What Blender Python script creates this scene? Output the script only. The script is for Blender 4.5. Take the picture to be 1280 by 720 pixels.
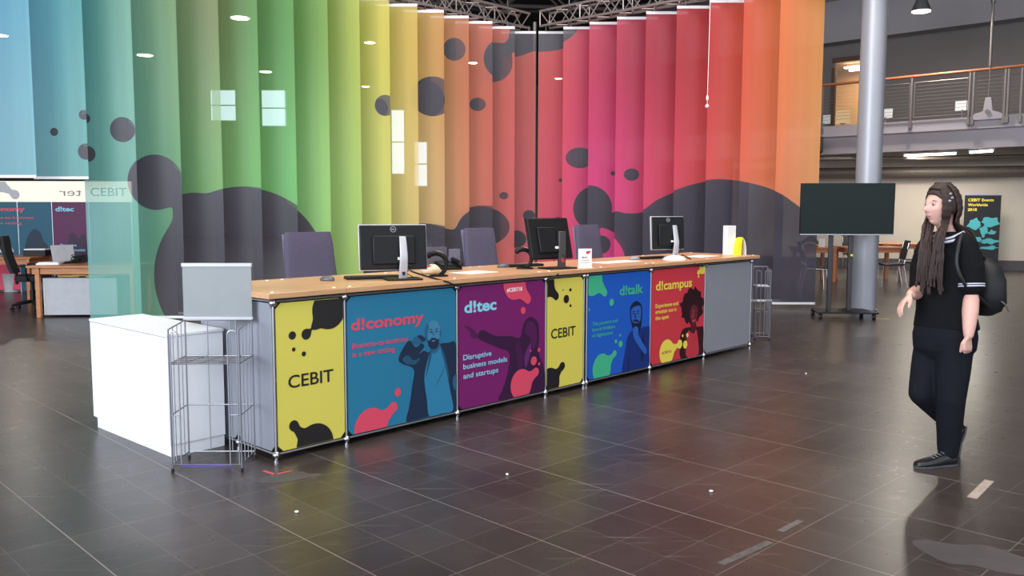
import bpy, bmesh, math, random
from mathutils import Vector, Matrix
random.seed(7)
for _o in list(bpy.data.objects): bpy.data.objects.remove(_o)
COL = bpy.context.scene.collection
PI = math.pi
R = math.radians

# ------------------------------------------------------------------ camera, world, exposure
EYE = Vector((0, 0, 1.5406)); FPX = 1076.7; PITCH = .0904; ROLL = -.0021
cam_data = bpy.data.cameras.new('camera'); cam = bpy.data.objects.new('camera', cam_data); COL.objects.link(cam)
cam_data.sensor_width = 36; cam_data.lens = 36 * FPX / 1280
cam_data.clip_start = .05; cam_data.clip_end = 300
cam.matrix_world = Matrix.Translation(EYE) @ Matrix.Rotation(PI/2 - PITCH, 4, 'X') @ Matrix.Rotation(-ROLL, 4, 'Z')
bpy.context.scene.camera = cam
vs = bpy.context.scene.view_settings
vs.view_transform = 'Standard'; vs.look = 'None'; vs.gamma = 1; vs.use_curve_mapping = False
vs.exposure = 0.42
world = bpy.data.worlds.new('world'); bpy.context.scene.world = world; world.use_nodes = True
wb = world.node_tree.nodes['Background']; wb.inputs[0].default_value = (.80, .88, 1, 1); wb.inputs[1].default_value = 1.5

def area(name, loc, target, sx, sy, power, col=(1, 1, 1)):
    l = bpy.data.lights.new(name, 'AREA'); l.shape = 'RECTANGLE'; l.size = sx; l.size_y = sy; l.energy = power; l.color = col
    o = bpy.data.objects.new(name, l); COL.objects.link(o); o.location = loc
    o.rotation_euler = (Vector(target) - Vector(loc)).to_track_quat('-Z', 'Y').to_euler()
    return o
# daylight from the glazed entrance front behind and to the left of the viewer
area('entrance_daylight', (-9, -5, 4.5), (-1, 8, 1), 9, 5, 1350, (.86, .93, 1))
area('hall_light', (4, 4, 8.2), (4, 5, 0), 10, 8, 520, (1, .93, .84))
area('curtain_side_fill', (1.5, 9, 8.2), (1.2, 15, 1.5), 8, 2.5, 430, (1, .95, .9))  # added fill that brightens the curtain corner, not a fixture of the hall
area('curtain_left_fill', (-3, 6, 8.2), (-3.2, 13, 2), 8, 2.5, 430, (1, .97, .93))  # added fill aimed at the left run to lift its fabric

# ------------------------------------------------------------------ frames of reference taken from the photo
YAW = .7487
U3 = Vector((math.sin(YAW), math.cos(YAW), 0)); V3 = Vector((-math.cos(YAW), math.sin(YAW), 0))
CNT = Vector((-1.4421, 5.1632, 0))           # front left foot of the counter
CORNER = Vector((.45, 16.95, 0))             # inner corner of the two curtain runs
def ray(px, py):
    X, Y = px - 640, py - 360
    c, s = math.cos(ROLL), math.sin(ROLL)
    X, Y = X*c + Y*s, -X*s + Y*c
    a, b = X/FPX, -Y/FPX
    c, s = math.cos(PITCH), math.sin(PITCH)
    return Vector((a, c + b*s, -s + b*c))
def atz(px, py, z=0):
    r = ray(px, py); return EYE + r*((z - EYE.z)/r.z)
def aty(px, py, y):
    r = ray(px, py); return EYE + r*(y/r.y)

# ------------------------------------------------------------------ node materials
def lin(c):
    return tuple(((x/255)/12.92 if x/255 <= .04045 else ((x/255 + .055)/1.055)**2.4) for x in c) + (1,)
def mat(name, rgb, rough=.5, metal=0, spec=.5, noise=.06, nscale=12, bump=0, coat=0, alpha=1):
    m = bpy.data.materials.new(name); m.use_nodes = True
    nt = m.node_tree; b = nt.nodes['Principled BSDF']
    c = lin(rgb)
    b.inputs['Base Color'].default_value = c
    b.inputs['Roughness'].default_value = rough; b.inputs['Metallic'].default_value = metal
    b.inputs['Specular IOR Level'].default_value = spec
    if coat: b.inputs['Coat Weight'].default_value = coat; b.inputs['Coat Roughness'].default_value = .1
    if noise or bump:
        tc = nt.nodes.new('ShaderNodeTexCoord'); n = nt.nodes.new('ShaderNodeTexNoise'); n.inputs['Scale'].default_value = nscale
        n.inputs['Detail'].default_value = 5
        nt.links.new(tc.outputs['Object'], n.inputs['Vector'])
        if noise:
            r = nt.nodes.new('ShaderNodeValToRGB')
            r.color_ramp.elements[0].position = .3; r.color_ramp.elements[1].position = .7
            r.color_ramp.elements[0].color = tuple(x*(1 - noise) for x in c[:3]) + (1,)
            r.color_ramp.elements[1].color = tuple(min(1, x*(1 + noise)) for x in c[:3]) + (1,)
            nt.links.new(n.outputs['Fac'], r.inputs[0]); nt.links.new(r.outputs[0], b.inputs['Base Color'])
        if bump:
            bp = nt.nodes.new('ShaderNodeBump'); bp.inputs['Strength'].default_value = bump; bp.inputs['Distance'].default_value = .01
            nt.links.new(n.outputs['Fac'], bp.inputs['Height']); nt.links.new(bp.outputs[0], b.inputs['Normal'])
    if alpha < 1: b.inputs['Alpha'].default_value = alpha
    return m
def emis(name, rgb, s):
    m = bpy.data.materials.new(name); m.use_nodes = True; nt = m.node_tree; nt.nodes.clear()
    e = nt.nodes.new('ShaderNodeEmission'); e.inputs[0].default_value = lin(rgb); e.inputs[1].default_value = s
    o = nt.nodes.new('ShaderNodeOutputMaterial'); nt.links.new(e.outputs[0], o.inputs[0]); return m
class NT:
    def __init__(s, nt): s.nt = nt
    def n(s, t, **k):
        x = s.nt.nodes.new(t)
        for a, b in k.items(): setattr(x, a, b)
        return x
    def put(s, sock, v):
        if isinstance(v, (int, float)): sock.default_value = v
        elif isinstance(v, (tuple, list)): sock.default_value = v
        else: s.nt.links.new(v, sock)
    def m(s, op, a, b=None, c=None):
        x = s.n('ShaderNodeMath', operation=op); s.put(x.inputs[0], a)
        if b is not None: s.put(x.inputs[1], b)
        if c is not None: s.put(x.inputs[2], c)
        return x.outputs[0]
    def mix(s, f, a, b):
        x = s.n('ShaderNodeMix', data_type='RGBA'); s.put(x.inputs[0], f); s.put(x.inputs[6], a); s.put(x.inputs[7], b); return x.outputs[2]
    def ramp(s, f, stops, interp='LINEAR'):
        x = s.n('ShaderNodeValToRGB'); s.put(x.inputs[0], f); cr = x.color_ramp; cr.interpolation = interp
        stops = sorted(stops, key=lambda q: q[0])
        while len(cr.elements) > 1: cr.elements.remove(cr.elements[-1])
        cr.elements[0].position = stops[0][0]; cr.elements[0].color = stops[0][1]
        for p, c in stops[1:]:
            e = cr.elements.new(p); e.color = c
        return x.outputs[0]

def wood(name, c1, c2, sc=(1, 14, 14), rough=.42):
    m = bpy.data.materials.new(name); m.use_nodes = True; t = NT(m.node_tree); b = m.node_tree.nodes['Principled BSDF']
    tc = t.n('ShaderNodeTexCoord'); mp = t.n('ShaderNodeMapping'); mp.inputs['Scale'].default_value = sc
    m.node_tree.links.new(tc.outputs['Object'], mp.inputs[0])
    n = t.n('ShaderNodeTexNoise'); n.inputs['Scale'].default_value = 3; n.inputs['Detail'].default_value = 6; n.inputs['Distortion'].default_value = 1.2
    m.node_tree.links.new(mp.outputs[0], n.inputs['Vector'])
    c = t.ramp(n.outputs['Fac'], [(.3, lin(c1)), (.7, lin(c2))])
    m.node_tree.links.new(c, b.inputs['Base Color']); b.inputs['Roughness'].default_value = rough
    return m

CHROME = mat('chrome', (205, 205, 210), .22, 1, noise=0)
WIRE = mat('zinc_wire', (150, 150, 158), .35, .9, noise=0)
ALU = mat('brushed_aluminium', (175, 176, 182), .35, .8, noise=.04)
SILVER = mat('silver_plastic', (190, 190, 196), .35, .3, noise=0)
BLACK = mat('black_plastic', (17, 17, 19), .45, noise=.1, spec=.3)
RUBBER = mat('black_rubber', (18, 18, 19), .7, noise=0)
WHITEP = mat('white_plastic', (232, 233, 236), .4, noise=.02)
WHITEL = mat('white_laminate', (240, 242, 246), .35, noise=.015, nscale=3)
PAPER = mat('white_paper', (244, 243, 242), .7, noise=.01)
GREYPANEL = mat('grey_panel', (140, 143, 153), .5, noise=.03, nscale=4)
LILAC = mat('grey_purple_upholstery', (84, 77, 98), .85, noise=.1, nscale=60, bump=.15)
LILACL = mat('grey_purple_upholstery_side', (120, 112, 136), .8, noise=.08, nscale=60)
MESHBLK = mat('black_mesh_fabric', (30, 30, 34), .8, noise=.2, nscale=80, bump=.2)
COUNTERWOOD = wood('beech_worktop', (196, 146, 105), (216, 170, 128), (.8, 16, 16), .33)
DESKWOOD = wood('warm_beech', (170, 104, 60), (196, 130, 80), (1, 12, 12), .4)
REDWOOD = wood('reddish_wood', (176, 104, 62), (204, 132, 84), (1, 12, 12), .4)

# ------------------------------------------------------------------ mesh building
class MB:
    def __init__(s): s.v = []; s.f = []
    def add(s, vs, fs):
        b = len(s.v); s.v += [tuple(x) for x in vs]; s.f += [tuple(i + b for i in q) for q in fs]; return s
    def box(s, c, d, rz=0, M=None):
        c = Vector(c); h = [x/2 for x in d]
        vs = [Vector((i*h[0], j*h[1], k*h[2])) for i in (-1, 1) for j in (-1, 1) for k in (-1, 1)]
        rm = M if M is not None else Matrix.Rotation(rz, 3, 'Z')
        vs = [rm @ q + c for q in vs]
        return s.add(vs, [(0, 1, 3, 2), (4, 6, 7, 5), (0, 4, 5, 1), (2, 3, 7, 6), (0, 2, 6, 4), (1, 5, 7, 3)])
    def span(s, a, b):
        return s.box([(a[i] + b[i])/2 for i in range(3)], [abs(b[i] - a[i]) for i in range(3)])
    def tube(s, pts, r, n=8, closed=False, round_ends=False):
        pts = [Vector(p) for p in pts]; N = len(pts)
        rr = list(r) if isinstance(r, (list, tuple)) else [r]*N
        if round_ends and not closed:
            def cap(p, q, rad):
                d = (p - q).normalized(); return [(p + d*rad*math.sin(a), rad*math.cos(a)) for a in (1.35, 1.0, .5)]
            st = cap(pts[0], pts[1], rr[0]); en = cap(pts[-1], pts[-2], rr[-1])
            pts = [a for a, _ in st] + pts + [a for a, _ in reversed(en)]
            rr = [b for _, b in st] + rr + [b for _, b in reversed(en)]; N = len(pts)
        base = len(s.v); prev = None
        for i, p in enumerate(pts):
            if closed: d = (pts[(i+1) % N] - pts[i-1])
            elif i == 0: d = pts[1] - pts[0]
            elif i == N-1: d = pts[-1] - pts[-2]
            else: d = (pts[i+1] - p).normalized() + (p - pts[i-1]).normalized()
            d = d.normalized() if d.length > 1e-9 else Vector((0, 0, 1))
            if prev is None:
                a = d.orthogonal().normalized()
            else:
                a = prev - d*prev.dot(d); a = a.normalized() if a.length > 1e-6 else d.orthogonal().normalized()
            prev = a; b = d.cross(a)
            for k in range(n):
                t = 2*PI*k/n; s.v.append(tuple(p + (a*math.cos(t) + b*math.sin(t))*rr[i]))
        for i in range(N if closed else N-1):
            for k in range(n):
                j = (i+1) % N
                s.f.append((base+i*n+k, base+i*n+(k+1) % n, base+j*n+(k+1) % n, base+j*n+k))
        if not closed:
            s.f.append(tuple(base+k for k in reversed(range(n)))); s.f.append(tuple(base+(N-1)*n+k for k in range(n)))
        return s
    def loft(s, rings, n=24, cap=True, pw=2.0):
        """rings: (centre, axis a, axis b)"""
        base = len(s.v)
        for c, a, b in rings:
            c, a, b = Vector(c), Vector(a), Vector(b)
            for k in range(n):
                t = 2*PI*k/n; ct, st = math.cos(t), math.sin(t)
                e = 2/pw
                s.v.append(tuple(c + a*(abs(ct)**e*(1 if ct >= 0 else -1)) + b*(abs(st)**e*(1 if st >= 0 else -1))))
        N = len(rings)
        for i in range(N-1):
            for k in range(n): s.f.append((base+i*n+k, base+i*n+(k+1) % n, base+(i+1)*n+(k+1) % n, base+(i+1)*n+k))
        if cap:
            s.f.append(tuple(base+k for k in reversed(range(n)))); s.f.append(tuple(base+(N-1)*n+k for k in range(n)))
        return s
    def sphere(s, c, r, nu=14, nv=9, M=None):
        r = r if isinstance(r, (tuple, list)) else (r, r, r); c = Vector(c); base = len(s.v)
        tf = (lambda q: M @ q) if M is not None else (lambda q: q)
        s.v.append(tuple(tf(Vector((0, 0, r[2]))) + c))
        for j in range(1, nv):
            t = PI*j/nv
            for i in range(nu):
                p = 2*PI*i/nu; s.v.append(tuple(tf(Vector((r[0]*math.sin(t)*math.cos(p), r[1]*math.sin(t)*math.sin(p), r[2]*math.cos(t)))) + c))
        s.v.append(tuple(tf(Vector((0, 0, -r[2]))) + c)); last = len(s.v)-1
        for i in range(nu):
            s.f.append((base, base+1+i, base+1+(i+1) % nu)); k = base+1+(nv-2)*nu
            s.f.append((last, k+(i+1) % nu, k+i))
            for j in range(nv-2):
                a = base+1+j*nu; s.f.append((a+i, a+nu+i, a+nu+(i+1) % nu, a+(i+1) % nu))
        return s
    def lathe(s, prof, c=(0, 0, 0), n=24, M=None):
        c = Vector(c); M = M or Matrix.Identity(3)
        return s.loft([(c + M @ Vector((0, 0, z)), M @ Vector((r, 0, 0)), M @ Vector((0, r, 0))) for r, z in prof], n)
    def slab(s, poly, fr, t):
        """closed prism of a 2d outline; fr maps (x, y, depth) to a point"""
        n = len(poly)
        ar = sum(poly[i][0]*poly[(i+1) % n][1] - poly[(i+1) % n][0]*poly[i][1] for i in range(n))
        if ar < 0: poly = poly[::-1]
        bm = bmesh.new()
        f = [bm.verts.new(fr(x, y, 0)) for x, y in poly]; b = [bm.verts.new(fr(x, y, t)) for x, y in poly]
        try:
            ff = bm.faces.new(f); fb = bm.faces.new(b[::-1])
            for i in range(n): bm.faces.new((f[i], b[i], b[(i+1) % n], f[(i+1) % n]))
            bmesh.ops.recalc_face_normals(bm, faces=bm.faces[:])
            bmesh.ops.triangulate(bm, faces=[x for x in bm.faces if len(x.verts) > 4])
            bm.verts.index_update()
            s.add([q.co.copy() for q in bm.verts], [[q.index for q in x.verts] for x in bm.faces])
        finally: bm.free()
        return s
    def build(s, name, m, parent=None, smooth=40, bevel=0, label=None, loc=None, seg=2):
        me = bpy.data.meshes.new(name); me.from_pydata(s.v, [], s.f); me.update()
        if smooth:
            for p in me.polygons: p.use_smooth = True
            me.set_sharp_from_angle(angle=R(smooth))
        if m: me.materials.append(m)
        o = bpy.data.objects.new(name, me); COL.objects.link(o)
        if parent: o.parent = parent
        if loc is not None: o.location = loc
        if bevel:
            b = o.modifiers.new('bevel', 'BEVEL'); b.width = bevel; b.segments = seg; b.limit_method = 'ANGLE'; b.angle_limit = R(40)
        if label: o['label'] = label
        return o
def thing(name, label, cat, loc=(0, 0, 0), rz=0, group=None):
    o = bpy.data.objects.new(name, None); COL.objects.link(o); o.empty_display_size = .1
    o.location = loc; o.rotation_euler = (0, 0, rz); o['label'] = label; o['category'] = cat
    if group: o['group'] = group
    return o
def tag(o, label, cat, group=None, kind=None):
    o['label'] = label; o['category'] = cat
    if group: o['group'] = group
    if kind: o['kind'] = kind
    return o
def struct(o): o['kind'] = 'structure'; return o
def dup(root, loc, rz, label=None, group=None):
    r = root.copy(); COL.objects.link(r); r.location = loc; r.rotation_euler = (0, 0, rz)
    if label: r['label'] = label
    if group: r['group'] = group
    def rec(a, b):
        for ch in a.children:
            c = ch.copy(); COL.objects.link(c); c.parent = b; rec(ch, c)
    rec(root, r); return r
def smooth_line(pts, n=6, closed=False):
    P = [Vector(p) for p in pts]; N = len(P); out = []
    for i in range(N if closed else N-1):
        if closed: a, b, c, d = P[i-1], P[i], P[(i+1) % N], P[(i+2) % N]
        else: a, b, c, d = P[max(i-1, 0)], P[i], P[i+1], P[min(i+2, N-1)]
        for k in range(n):
            t = k/n; out.append(.5*((2*b) + (c-a)*t + (2*a-5*b+4*c-d)*t*t + (3*b-a-3*c+d)*t**3))
    if not closed: out.append(P[-1])
    return out
_fonts = {}
def text_mesh(name, s, m, parent, x, z, w, h, bold=.0, y=0, fr=None, ref='H', align='L', depth=.0006, mirror=False):
    """lettering: cap height h, total width w, baseline start at (x, z) in the plane y of the parent, facing -y"""
    cu = bpy.data.curves.new(name, 'FONT'); cu.body = s; cu.size = 1; cu.offset = bold; cu.resolution_u = 4
    ob = bpy.data.objects.new(name, cu); COL.objects.link(ob)
    bpy.context.view_layer.update(); dg = bpy.context.evaluated_depsgraph_get()
    me = bpy.data.meshes.new_from_object(ob.evaluated_get(dg)); bpy.data.objects.remove(ob)
    xs = [v.co.x for v in me.vertices]; x0, x1 = min(xs), max(xs)
    cap = .73; sx = w/(x1-x0); sz = h/cap
    vs = []
    for v in me.vertices:
        a = (v.co.x-x0)*sx
        if mirror: a = w - a
        vs.append((x + a, y, z + v.co.y*sz))
    fs = [tuple(p.vertices) for p in me.polygons]
    bpy.data.meshes.remove(me)
    if mirror: fs = [q[::-1] for q in fs]
    mb = MB(); n = len(vs)
    mb.add(vs, fs)
    o = mb.build(name, m, parent, smooth=0)
    sd = o.modifiers.new('t', 'SOLIDIFY'); sd.thickness = depth; sd.offset = 1
    return o
def smin(a, b, k):
    if k <= 0: return min(a, b)
    h = max(k - abs(a-b), 0)/k
    return min(a, b) - h*h*k/4
def blob_print(name, circles, m, parent, rect, y=-.0008, k=.05, h=.008, extra=None):
    """flat printed shape: smooth union of circles clipped to rect, traced on a fine grid"""
    x0, x1, z0, z1 = rect
    cx0 = max(x0, min(c[0]-c[2]*1.1 for c in circles)); cx1 = min(x1, max(c[0]+c[2]*1.1 for c in circles))
    cz0 = max(z0, min(c[1]-c[2]*1.1 for c in circles)); cz1 = min(z1, max(c[1]+c[2]*1.1 for c in circles))
    nx = max(2, int((cx1-cx0)/h)); nz = max(2, int((cz1-cz0)/h))
    def F(x, z):
        d = 9
        for c in circles:
            e = math.hypot(x-c[0], z-c[1]) - c[2]; d = smin(d, e, c[3] if len(c) > 3 else k)
        return d
    X = [cx0+(cx1-cx0)*i/nx for i in range(nx+1)]; Z = [cz0+(cz1-cz0)*j/nz for j in range(nz+1)]
    D = [[F(a, b) for b in Z] for a in X]; mb = MB()
    for i in range(nx):
        for j in range(nz):
            q = [(X[i], Z[j], D[i][j]), (X[i+1], Z[j], D[i+1][j]), (X[i+1], Z[j+1], D[i+1][j+1]), (X[i], Z[j+1], D[i][j+1])]
            out = []
            for a in range(4):
                p, n = q[a], q[(a+1) % 4]
                if p[2] <= 0: out.append((p[0], y, p[1]))
                if (p[2] <= 0) != (n[2] <= 0):
                    t = p[2]/(p[2]-n[2]); out.append((p[0]+(n[0]-p[0])*t, y, p[1]+(n[1]-p[1])*t))
            if len(out) > 2: mb.add(out, [tuple(range(len(out)))])
    bm = bmesh.new(); 
    vv = [bm.verts.new(q) for q in mb.v]
    for f in mb.f:
        try: bm.faces.new([vv[i] for i in f])
        except ValueError: pass
    bmesh.ops.remove_doubles(bm, verts=bm.verts[:], dist=1e-5)
    me = bpy.data.meshes.new(name); bm.to_mesh(me); bm.free(); me.materials.append(m)
    o = bpy.data.objects.new(name, me); COL.objects.link(o); o.parent = parent
    sd = o.modifiers.new('t', 'SOLIDIFY'); sd.thickness = .0006; sd.offset = 1
    return o
def flat_print(name, pts, m, parent, y=-.0008, t=.0005, n=5, closed_smooth=True):
    P = smooth_line([(a, b, 0) for a, b in pts], n, True) if closed_smooth else [Vector((a, b, 0)) for a, b in pts]
    return MB().slab([(q.x, q.y) for q in P], lambda x, z, d: Vector((x, y-d, z)), t).build(name, m, parent, smooth=0)
# ------------------------------------------------------------------ floor
def floor_material():
    m = bpy.data.materials.new('dark_floor_tiles'); m.use_nodes = True; nt = m.node_tree; t = NT(nt); b = nt.nodes['Principled BSDF']
    tc = t.n('ShaderNodeTexCoord')
    mp = t.n('ShaderNodeMapping', vector_type='TEXTURE'); mp.inputs['Location'].default_value = (1.81, 4.45, 0); mp.inputs['Rotation'].default_value = (0, 0, R(-45.5))
    nt.links.new(tc.outputs['Object'], mp.inputs[0])
    sp = t.n('ShaderNodeSeparateXYZ'); nt.links.new(mp.outputs[0], sp.inputs[0])
    T = .2617
    def line(c, period, w):
        f = t.m('FRACT', t.m('ADD', t.m('DIVIDE', c, period), 1000.5))
        d = t.m('MULTIPLY', t.m('ABSOLUTE', t.m('SUBTRACT', f, .5)), period)
        return t.m('SUBTRACT', 1, t.m('SMOOTH_MIN', t.m('DIVIDE', d, w), 1, .2))
    cx, cy = sp.outputs[0], sp.outputs[1]
    wn = t.n('ShaderNodeTexNoise'); wn.inputs['Scale'].default_value = 1.3; nt.links.new(tc.outputs['Object'], wn.inputs['Vector'])
    fine = t.m('MAXIMUM', line(cx, T, .0028), line(cy, T, .0028))
    strong = t.m('MAXIMUM', line(cy, T*3, .0042), t.m('MULTIPLY', line(cx, T*3, .0035), .55))
    patch = t.m('MULTIPLY', wn.outputs['Fac'], 1.0)
    lines = t.m('MAXIMUM', t.m('MULTIPLY', fine, t.m('MULTIPLY', patch, .55)), t.m('MULTIPLY', strong, t.m('ADD', .25, t.m('MULTIPLY', patch, 1.0))))
    lines = t.m('MINIMUM', lines, 1)
    # per tile tone
    fl = t.n('ShaderNodeVectorMath', operation='FLOOR'); sc = t.n('ShaderNodeVectorMath', operation='SCALE'); sc.inputs['Scale'].default_value = 1/T
    nt.links.new(mp.outputs[0], sc.inputs[0]); nt.links.new(sc.outputs[0], fl.inputs[0])
    w = t.n('ShaderNodeTexWhiteNoise', noise_dimensions='2D'); nt.links.new(fl.outputs[0], w.inputs['Vector'])
    n1 = t.n('ShaderNodeTexNoise'); n1.inputs['Scale'].default_value = .9; n1.inputs['Detail'].default_value = 6; n1.inputs['Roughness'].default_value = .65
    nt.links.new(tc.outputs['Object'], n1.inputs['Vector'])
    n2 = t.n('ShaderNodeTexNoise'); n2.inputs['Scale'].default_value = 9; n2.inputs['Detail'].default_value = 8; n2.inputs['Roughness'].default_value = .7
    nt.links.new(tc.outputs['Object'], n2.inputs['Vector'])
    # scuffs: stretched noise
    ms = t.n('ShaderNodeMapping'); ms.inputs['Rotation'].default_value = (0, 0, .5); ms.inputs['Scale'].default_value = (1.2, 26, 1)
    nt.links.new(tc.outputs['Object'], ms.inputs[0])
    n3 = t.n('ShaderNodeTexNoise'); n3.inputs['Scale'].default_value = 1.6; n3.inputs['Detail'].default_value = 7; nt.links.new(ms.outputs[0], n3.inputs['Vector'])
    ms2 = t.n('ShaderNodeMapping'); ms2.inputs['Rotation'].default_value = (0, 0, -1.2); ms2.inputs['Scale'].default_value = (1.0, 22, 1)
    nt.links.new(tc.outputs['Object'], ms2.inputs[0])
    n4 = t.n('ShaderNodeTexNoise'); n4.inputs['Scale'].default_value = 1.4; n4.inputs['Detail'].default_value = 7; nt.links.new(ms2.outputs[0], n4.inputs['Vector'])
    def th(v, lo, hi):
        x = t.n('ShaderNodeMapRange', interpolation_type='SMOOTHSTEP'); t.put(x.inputs[0], v); x.inputs[1].default_value = lo; x.inputs[2].default_value = hi; return x.outputs[0]
    scuff = t.m('MAXIMUM', t.m('MULTIPLY', th(n3.outputs['Fac'], .62, .8), .3), t.m('MULTIPLY', th(n4.outputs['Fac'], .62, .8), .3))
    speck = t.m('MULTIPLY', th(n2.outputs['Fac'], .70, .78), .4)
    base = t.mix(th(n1.outputs['Fac'], .3, .7), lin((56, 49, 47)), lin((72, 64, 61)))
    tone = t.m('MULTIPLY', t.m('SUBTRACT', w.outputs[0], .5), .22)
    hsv = t.n('ShaderNodeHueSaturation'); nt.links.new(base, hsv.inputs['Color']); nt.links.new(t.m('ADD', 1, tone), hsv.inputs['Value'])
    c = t.mix(lines, hsv.outputs[0], lin((168, 156, 150)))
    c = t.mix(t.m('MINIMUM', t.m('ADD', scuff, t.m('MULTIPLY', speck, 0)), 1), c, lin((160, 150, 146)))
    nt.links.new(c, b.inputs['Base Color'])
    nt.links.new(t.m('ADD', .24, t.m('ADD', t.m('MULTIPLY', n2.outputs['Fac'], .09), t.m('MULTIPLY', scuff, .04))), b.inputs['Roughness'])
    b.inputs['Specular IOR Level'].default_value = .35
    bp = t.n('ShaderNodeBump'); bp.inputs['Strength'].default_value = .12; bp.inputs['Distance'].default_value = .004
    nt.links.new(t.m('SUBTRACT', t.m('MULTIPLY', wn.outputs['Fac'], 1.0), t.m('MULTIPLY', lines, .4)), bp.inputs['Height']); nt.links.new(bp.outputs[0], b.inputs['Normal'])
    return m
struct(MB().span((-34, -14, -.2), (30, 56, 0)).build('floor', floor_material(), smooth=0))

# ------------------------------------------------------------------ hall shell
DARKCEIL = mat('dark_painted_ceiling', (38, 34, 35), .9, noise=.15, nscale=1)
HALLDARK = mat('dim_hall_wall', (92, 86, 82), .9, noise=.08, nscale=.7)
BEIGE = mat('beige_wall_paint', (206, 196, 182), .85, noise=.03, nscale=1.2)
GREYW = mat('upper_grey_wall', (112, 107, 106), .85, noise=.04, nscale=1)
GREYL = mat('pale_grey_beam_paint', (150, 146, 150), .7, noise=.03, nscale=1)
FASCIA = mat('lilac_grey_steel', (170, 164, 172), .55, noise=.04, nscale=1.5)
SOFFIT = mat('dark_soffit', (66, 60, 56), .85, noise=.15, nscale=1.5)
DADO = mat('dark_baseboard', (82, 78, 80), .6, noise=.05)
struct(MB().span((-34, -6, 8.6), (30, 56, 8.9)).build('ceiling', DARKCEIL, smooth=0))
struct(MB().span((-34, 50, 0), (30, 50.4, 8.6)).build('wall_back', HALLDARK, smooth=0))
struct(MB().span((-30.4, 12, 0), (-30, 50, 8.6)).build('wall_left', HALLDARK, smooth=0))
struct(MB().span((26, 2, 0), (26.4, 56, 8.6)).build('wall_right', HALLDARK, smooth=0))
# daylight windows high in the back wall, seen through the translucent curtain
PANE = emis('daylight_pane', (205, 225, 240), 2.2)
FRM = mat('window_frame_grey', (120, 124, 130), .5, noise=0)
wn = 0
for x0, x1, z0, z1 in ((-14.3, -12.9, 6.3, 8.3), (-17.2, -15.8, 6.6, 8.3), (-6.9, -6.2, 3.6, 7.2), (-5.6, -4.9, 2.9, 5.4)):
    wn += 1
    w = thing('window_%d' % wn, 'bright daylight window high in the back wall', 'window'); del w['label'], w['category']; w['kind'] = 'structure'
    w.location = ((x0+x1)/2, 49.95, z0)
    hw = (x1-x0)/2; hh = z1-z0
    MB().span((-hw, -.02, 0), (hw, .02, hh)).build('pane', PANE, w, smooth=0)
    f = MB()
    for a, b in (((-hw-.08, -.08, -.08), (-hw, .04, hh+.08)), ((hw, -.08, -.08), (hw+.08, .04, hh+.08)), ((-hw, -.08, -.08), (hw, .04, 0)), ((-hw, -.08, hh), (hw, .04, hh+.08)), ((-hw, -.06, hh*.5-.03), (hw, .03, hh*.5+.03))): f.span(a, b)
    f.build('window_frame', FRM, w, smooth=0)

# ------------------------------------------------------------------ mezzanine gallery on the right
EDG = Vector((11.42, 19.5, 0))                      # point on the gallery edge; it runs along V3
def ed(t, off, z): return EDG + V3*t + U3*off + Vector((0, 0, z))
def edbox(mb, t0, t1, o0, o1, z0, z1):
    c = ed((t0+t1)/2, (o0+o1)/2, (z0+z1)/2)
    a = math.atan2(V3.y, V3.x)
    return mb.box(c, (abs(t1-t0), abs(o1-o0), abs(z1-z0)), a)
T0, T1 = -7, 13.5
m = MB(); edbox(m, T0, T1, .0, .12, 3.45, 3.71)
edbox(m, T0, T1, .06, .2, 2.99, 3.44)
edbox(m, T0, T1, -.03, .1, 3.43, 3.465)
o = m.build('trim_1', FASCIA, smooth=0); struct(o)
m = MB(); edbox(m, T0, T1, .2, 9, 3.4, 3.6); struct(m.build('ceiling_mezzanine', SOFFIT, smooth=0))
# upper wall set back from the gallery edge
m = MB(); edbox(m, T0, T1, 2.7, 3.2, 6.35, 7.5); struct(m.build('trim_2', GREYL, smooth=0))
# back wall below the gallery
WA, WB = Vector((6.2, 24.4, 0)), Vector((17.5, 20.9, 0)); wd = (WB-WA); wl = wd.length; wa = math.atan2(wd.y, wd.x); wn_ = Vector((-math.sin(wa), math.cos(wa), 0))
def wallbox(mb, s0, s1, o0, o1, z0, z1):
    c = WA + wd.normalized()*((s0+s1)/2) + wn_*((o0+o1)/2) + Vector((0, 0, (z0+z1)/2)); return mb.box(c, (abs(s1-s0), abs(o1-o0), abs(z1-z0)), wa)
struct(wallbox(MB(), 0, wl, 0, .2, 0, 3.4).build('wall_rear', BEIGE, smooth=0))
struct(wallbox(MB(), 0, wl, -.03, 0, 0, .26).build('baseboard_rear', DADO, smooth=0))
# ducts and pipes below the soffit
PIPE = mat('dusty_pipe', (108, 100, 92), .5, .2, noise=.1)
m = MB(); a = WA + wd.normalized()*.1 - wn_*.45; b = WA + wd.normalized()*(wl-.3) - wn_*.45
m.tube([a+Vector((0, 0, 2.55)), b+Vector((0, 0, 2.55))], .13, 16)
tag(m.build('air_duct', PIPE), 'thick round grey pipe running under the gallery along the beige wall', 'pipe')
m = MB(); m.tube([a-wn_*.9+Vector((0, 0, 2.86)), b-wn_*.9+Vector((0, 0, 2.86))], .05, 10)
tag(m.build('ceiling_pipe', PIPE), 'thin grey pipe under the gallery, in front of the thick pipe', 'pipe')
for i, s in enumerate((2.2, 4.9, 7.6)):
    m = MB(); c = WA + wd.normalized()*s - wn_*1.1 + Vector((0, 0, 3.2)); m.box(c, (.16, 2.0, .36), wa)
    tag(m.build('soffit_beam', SOFFIT, smooth=0), 'dark steel beam under the gallery, %s' % ('nearest the striped curtain', 'behind the silver column', 'furthest right')[i], 'beam')
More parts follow.
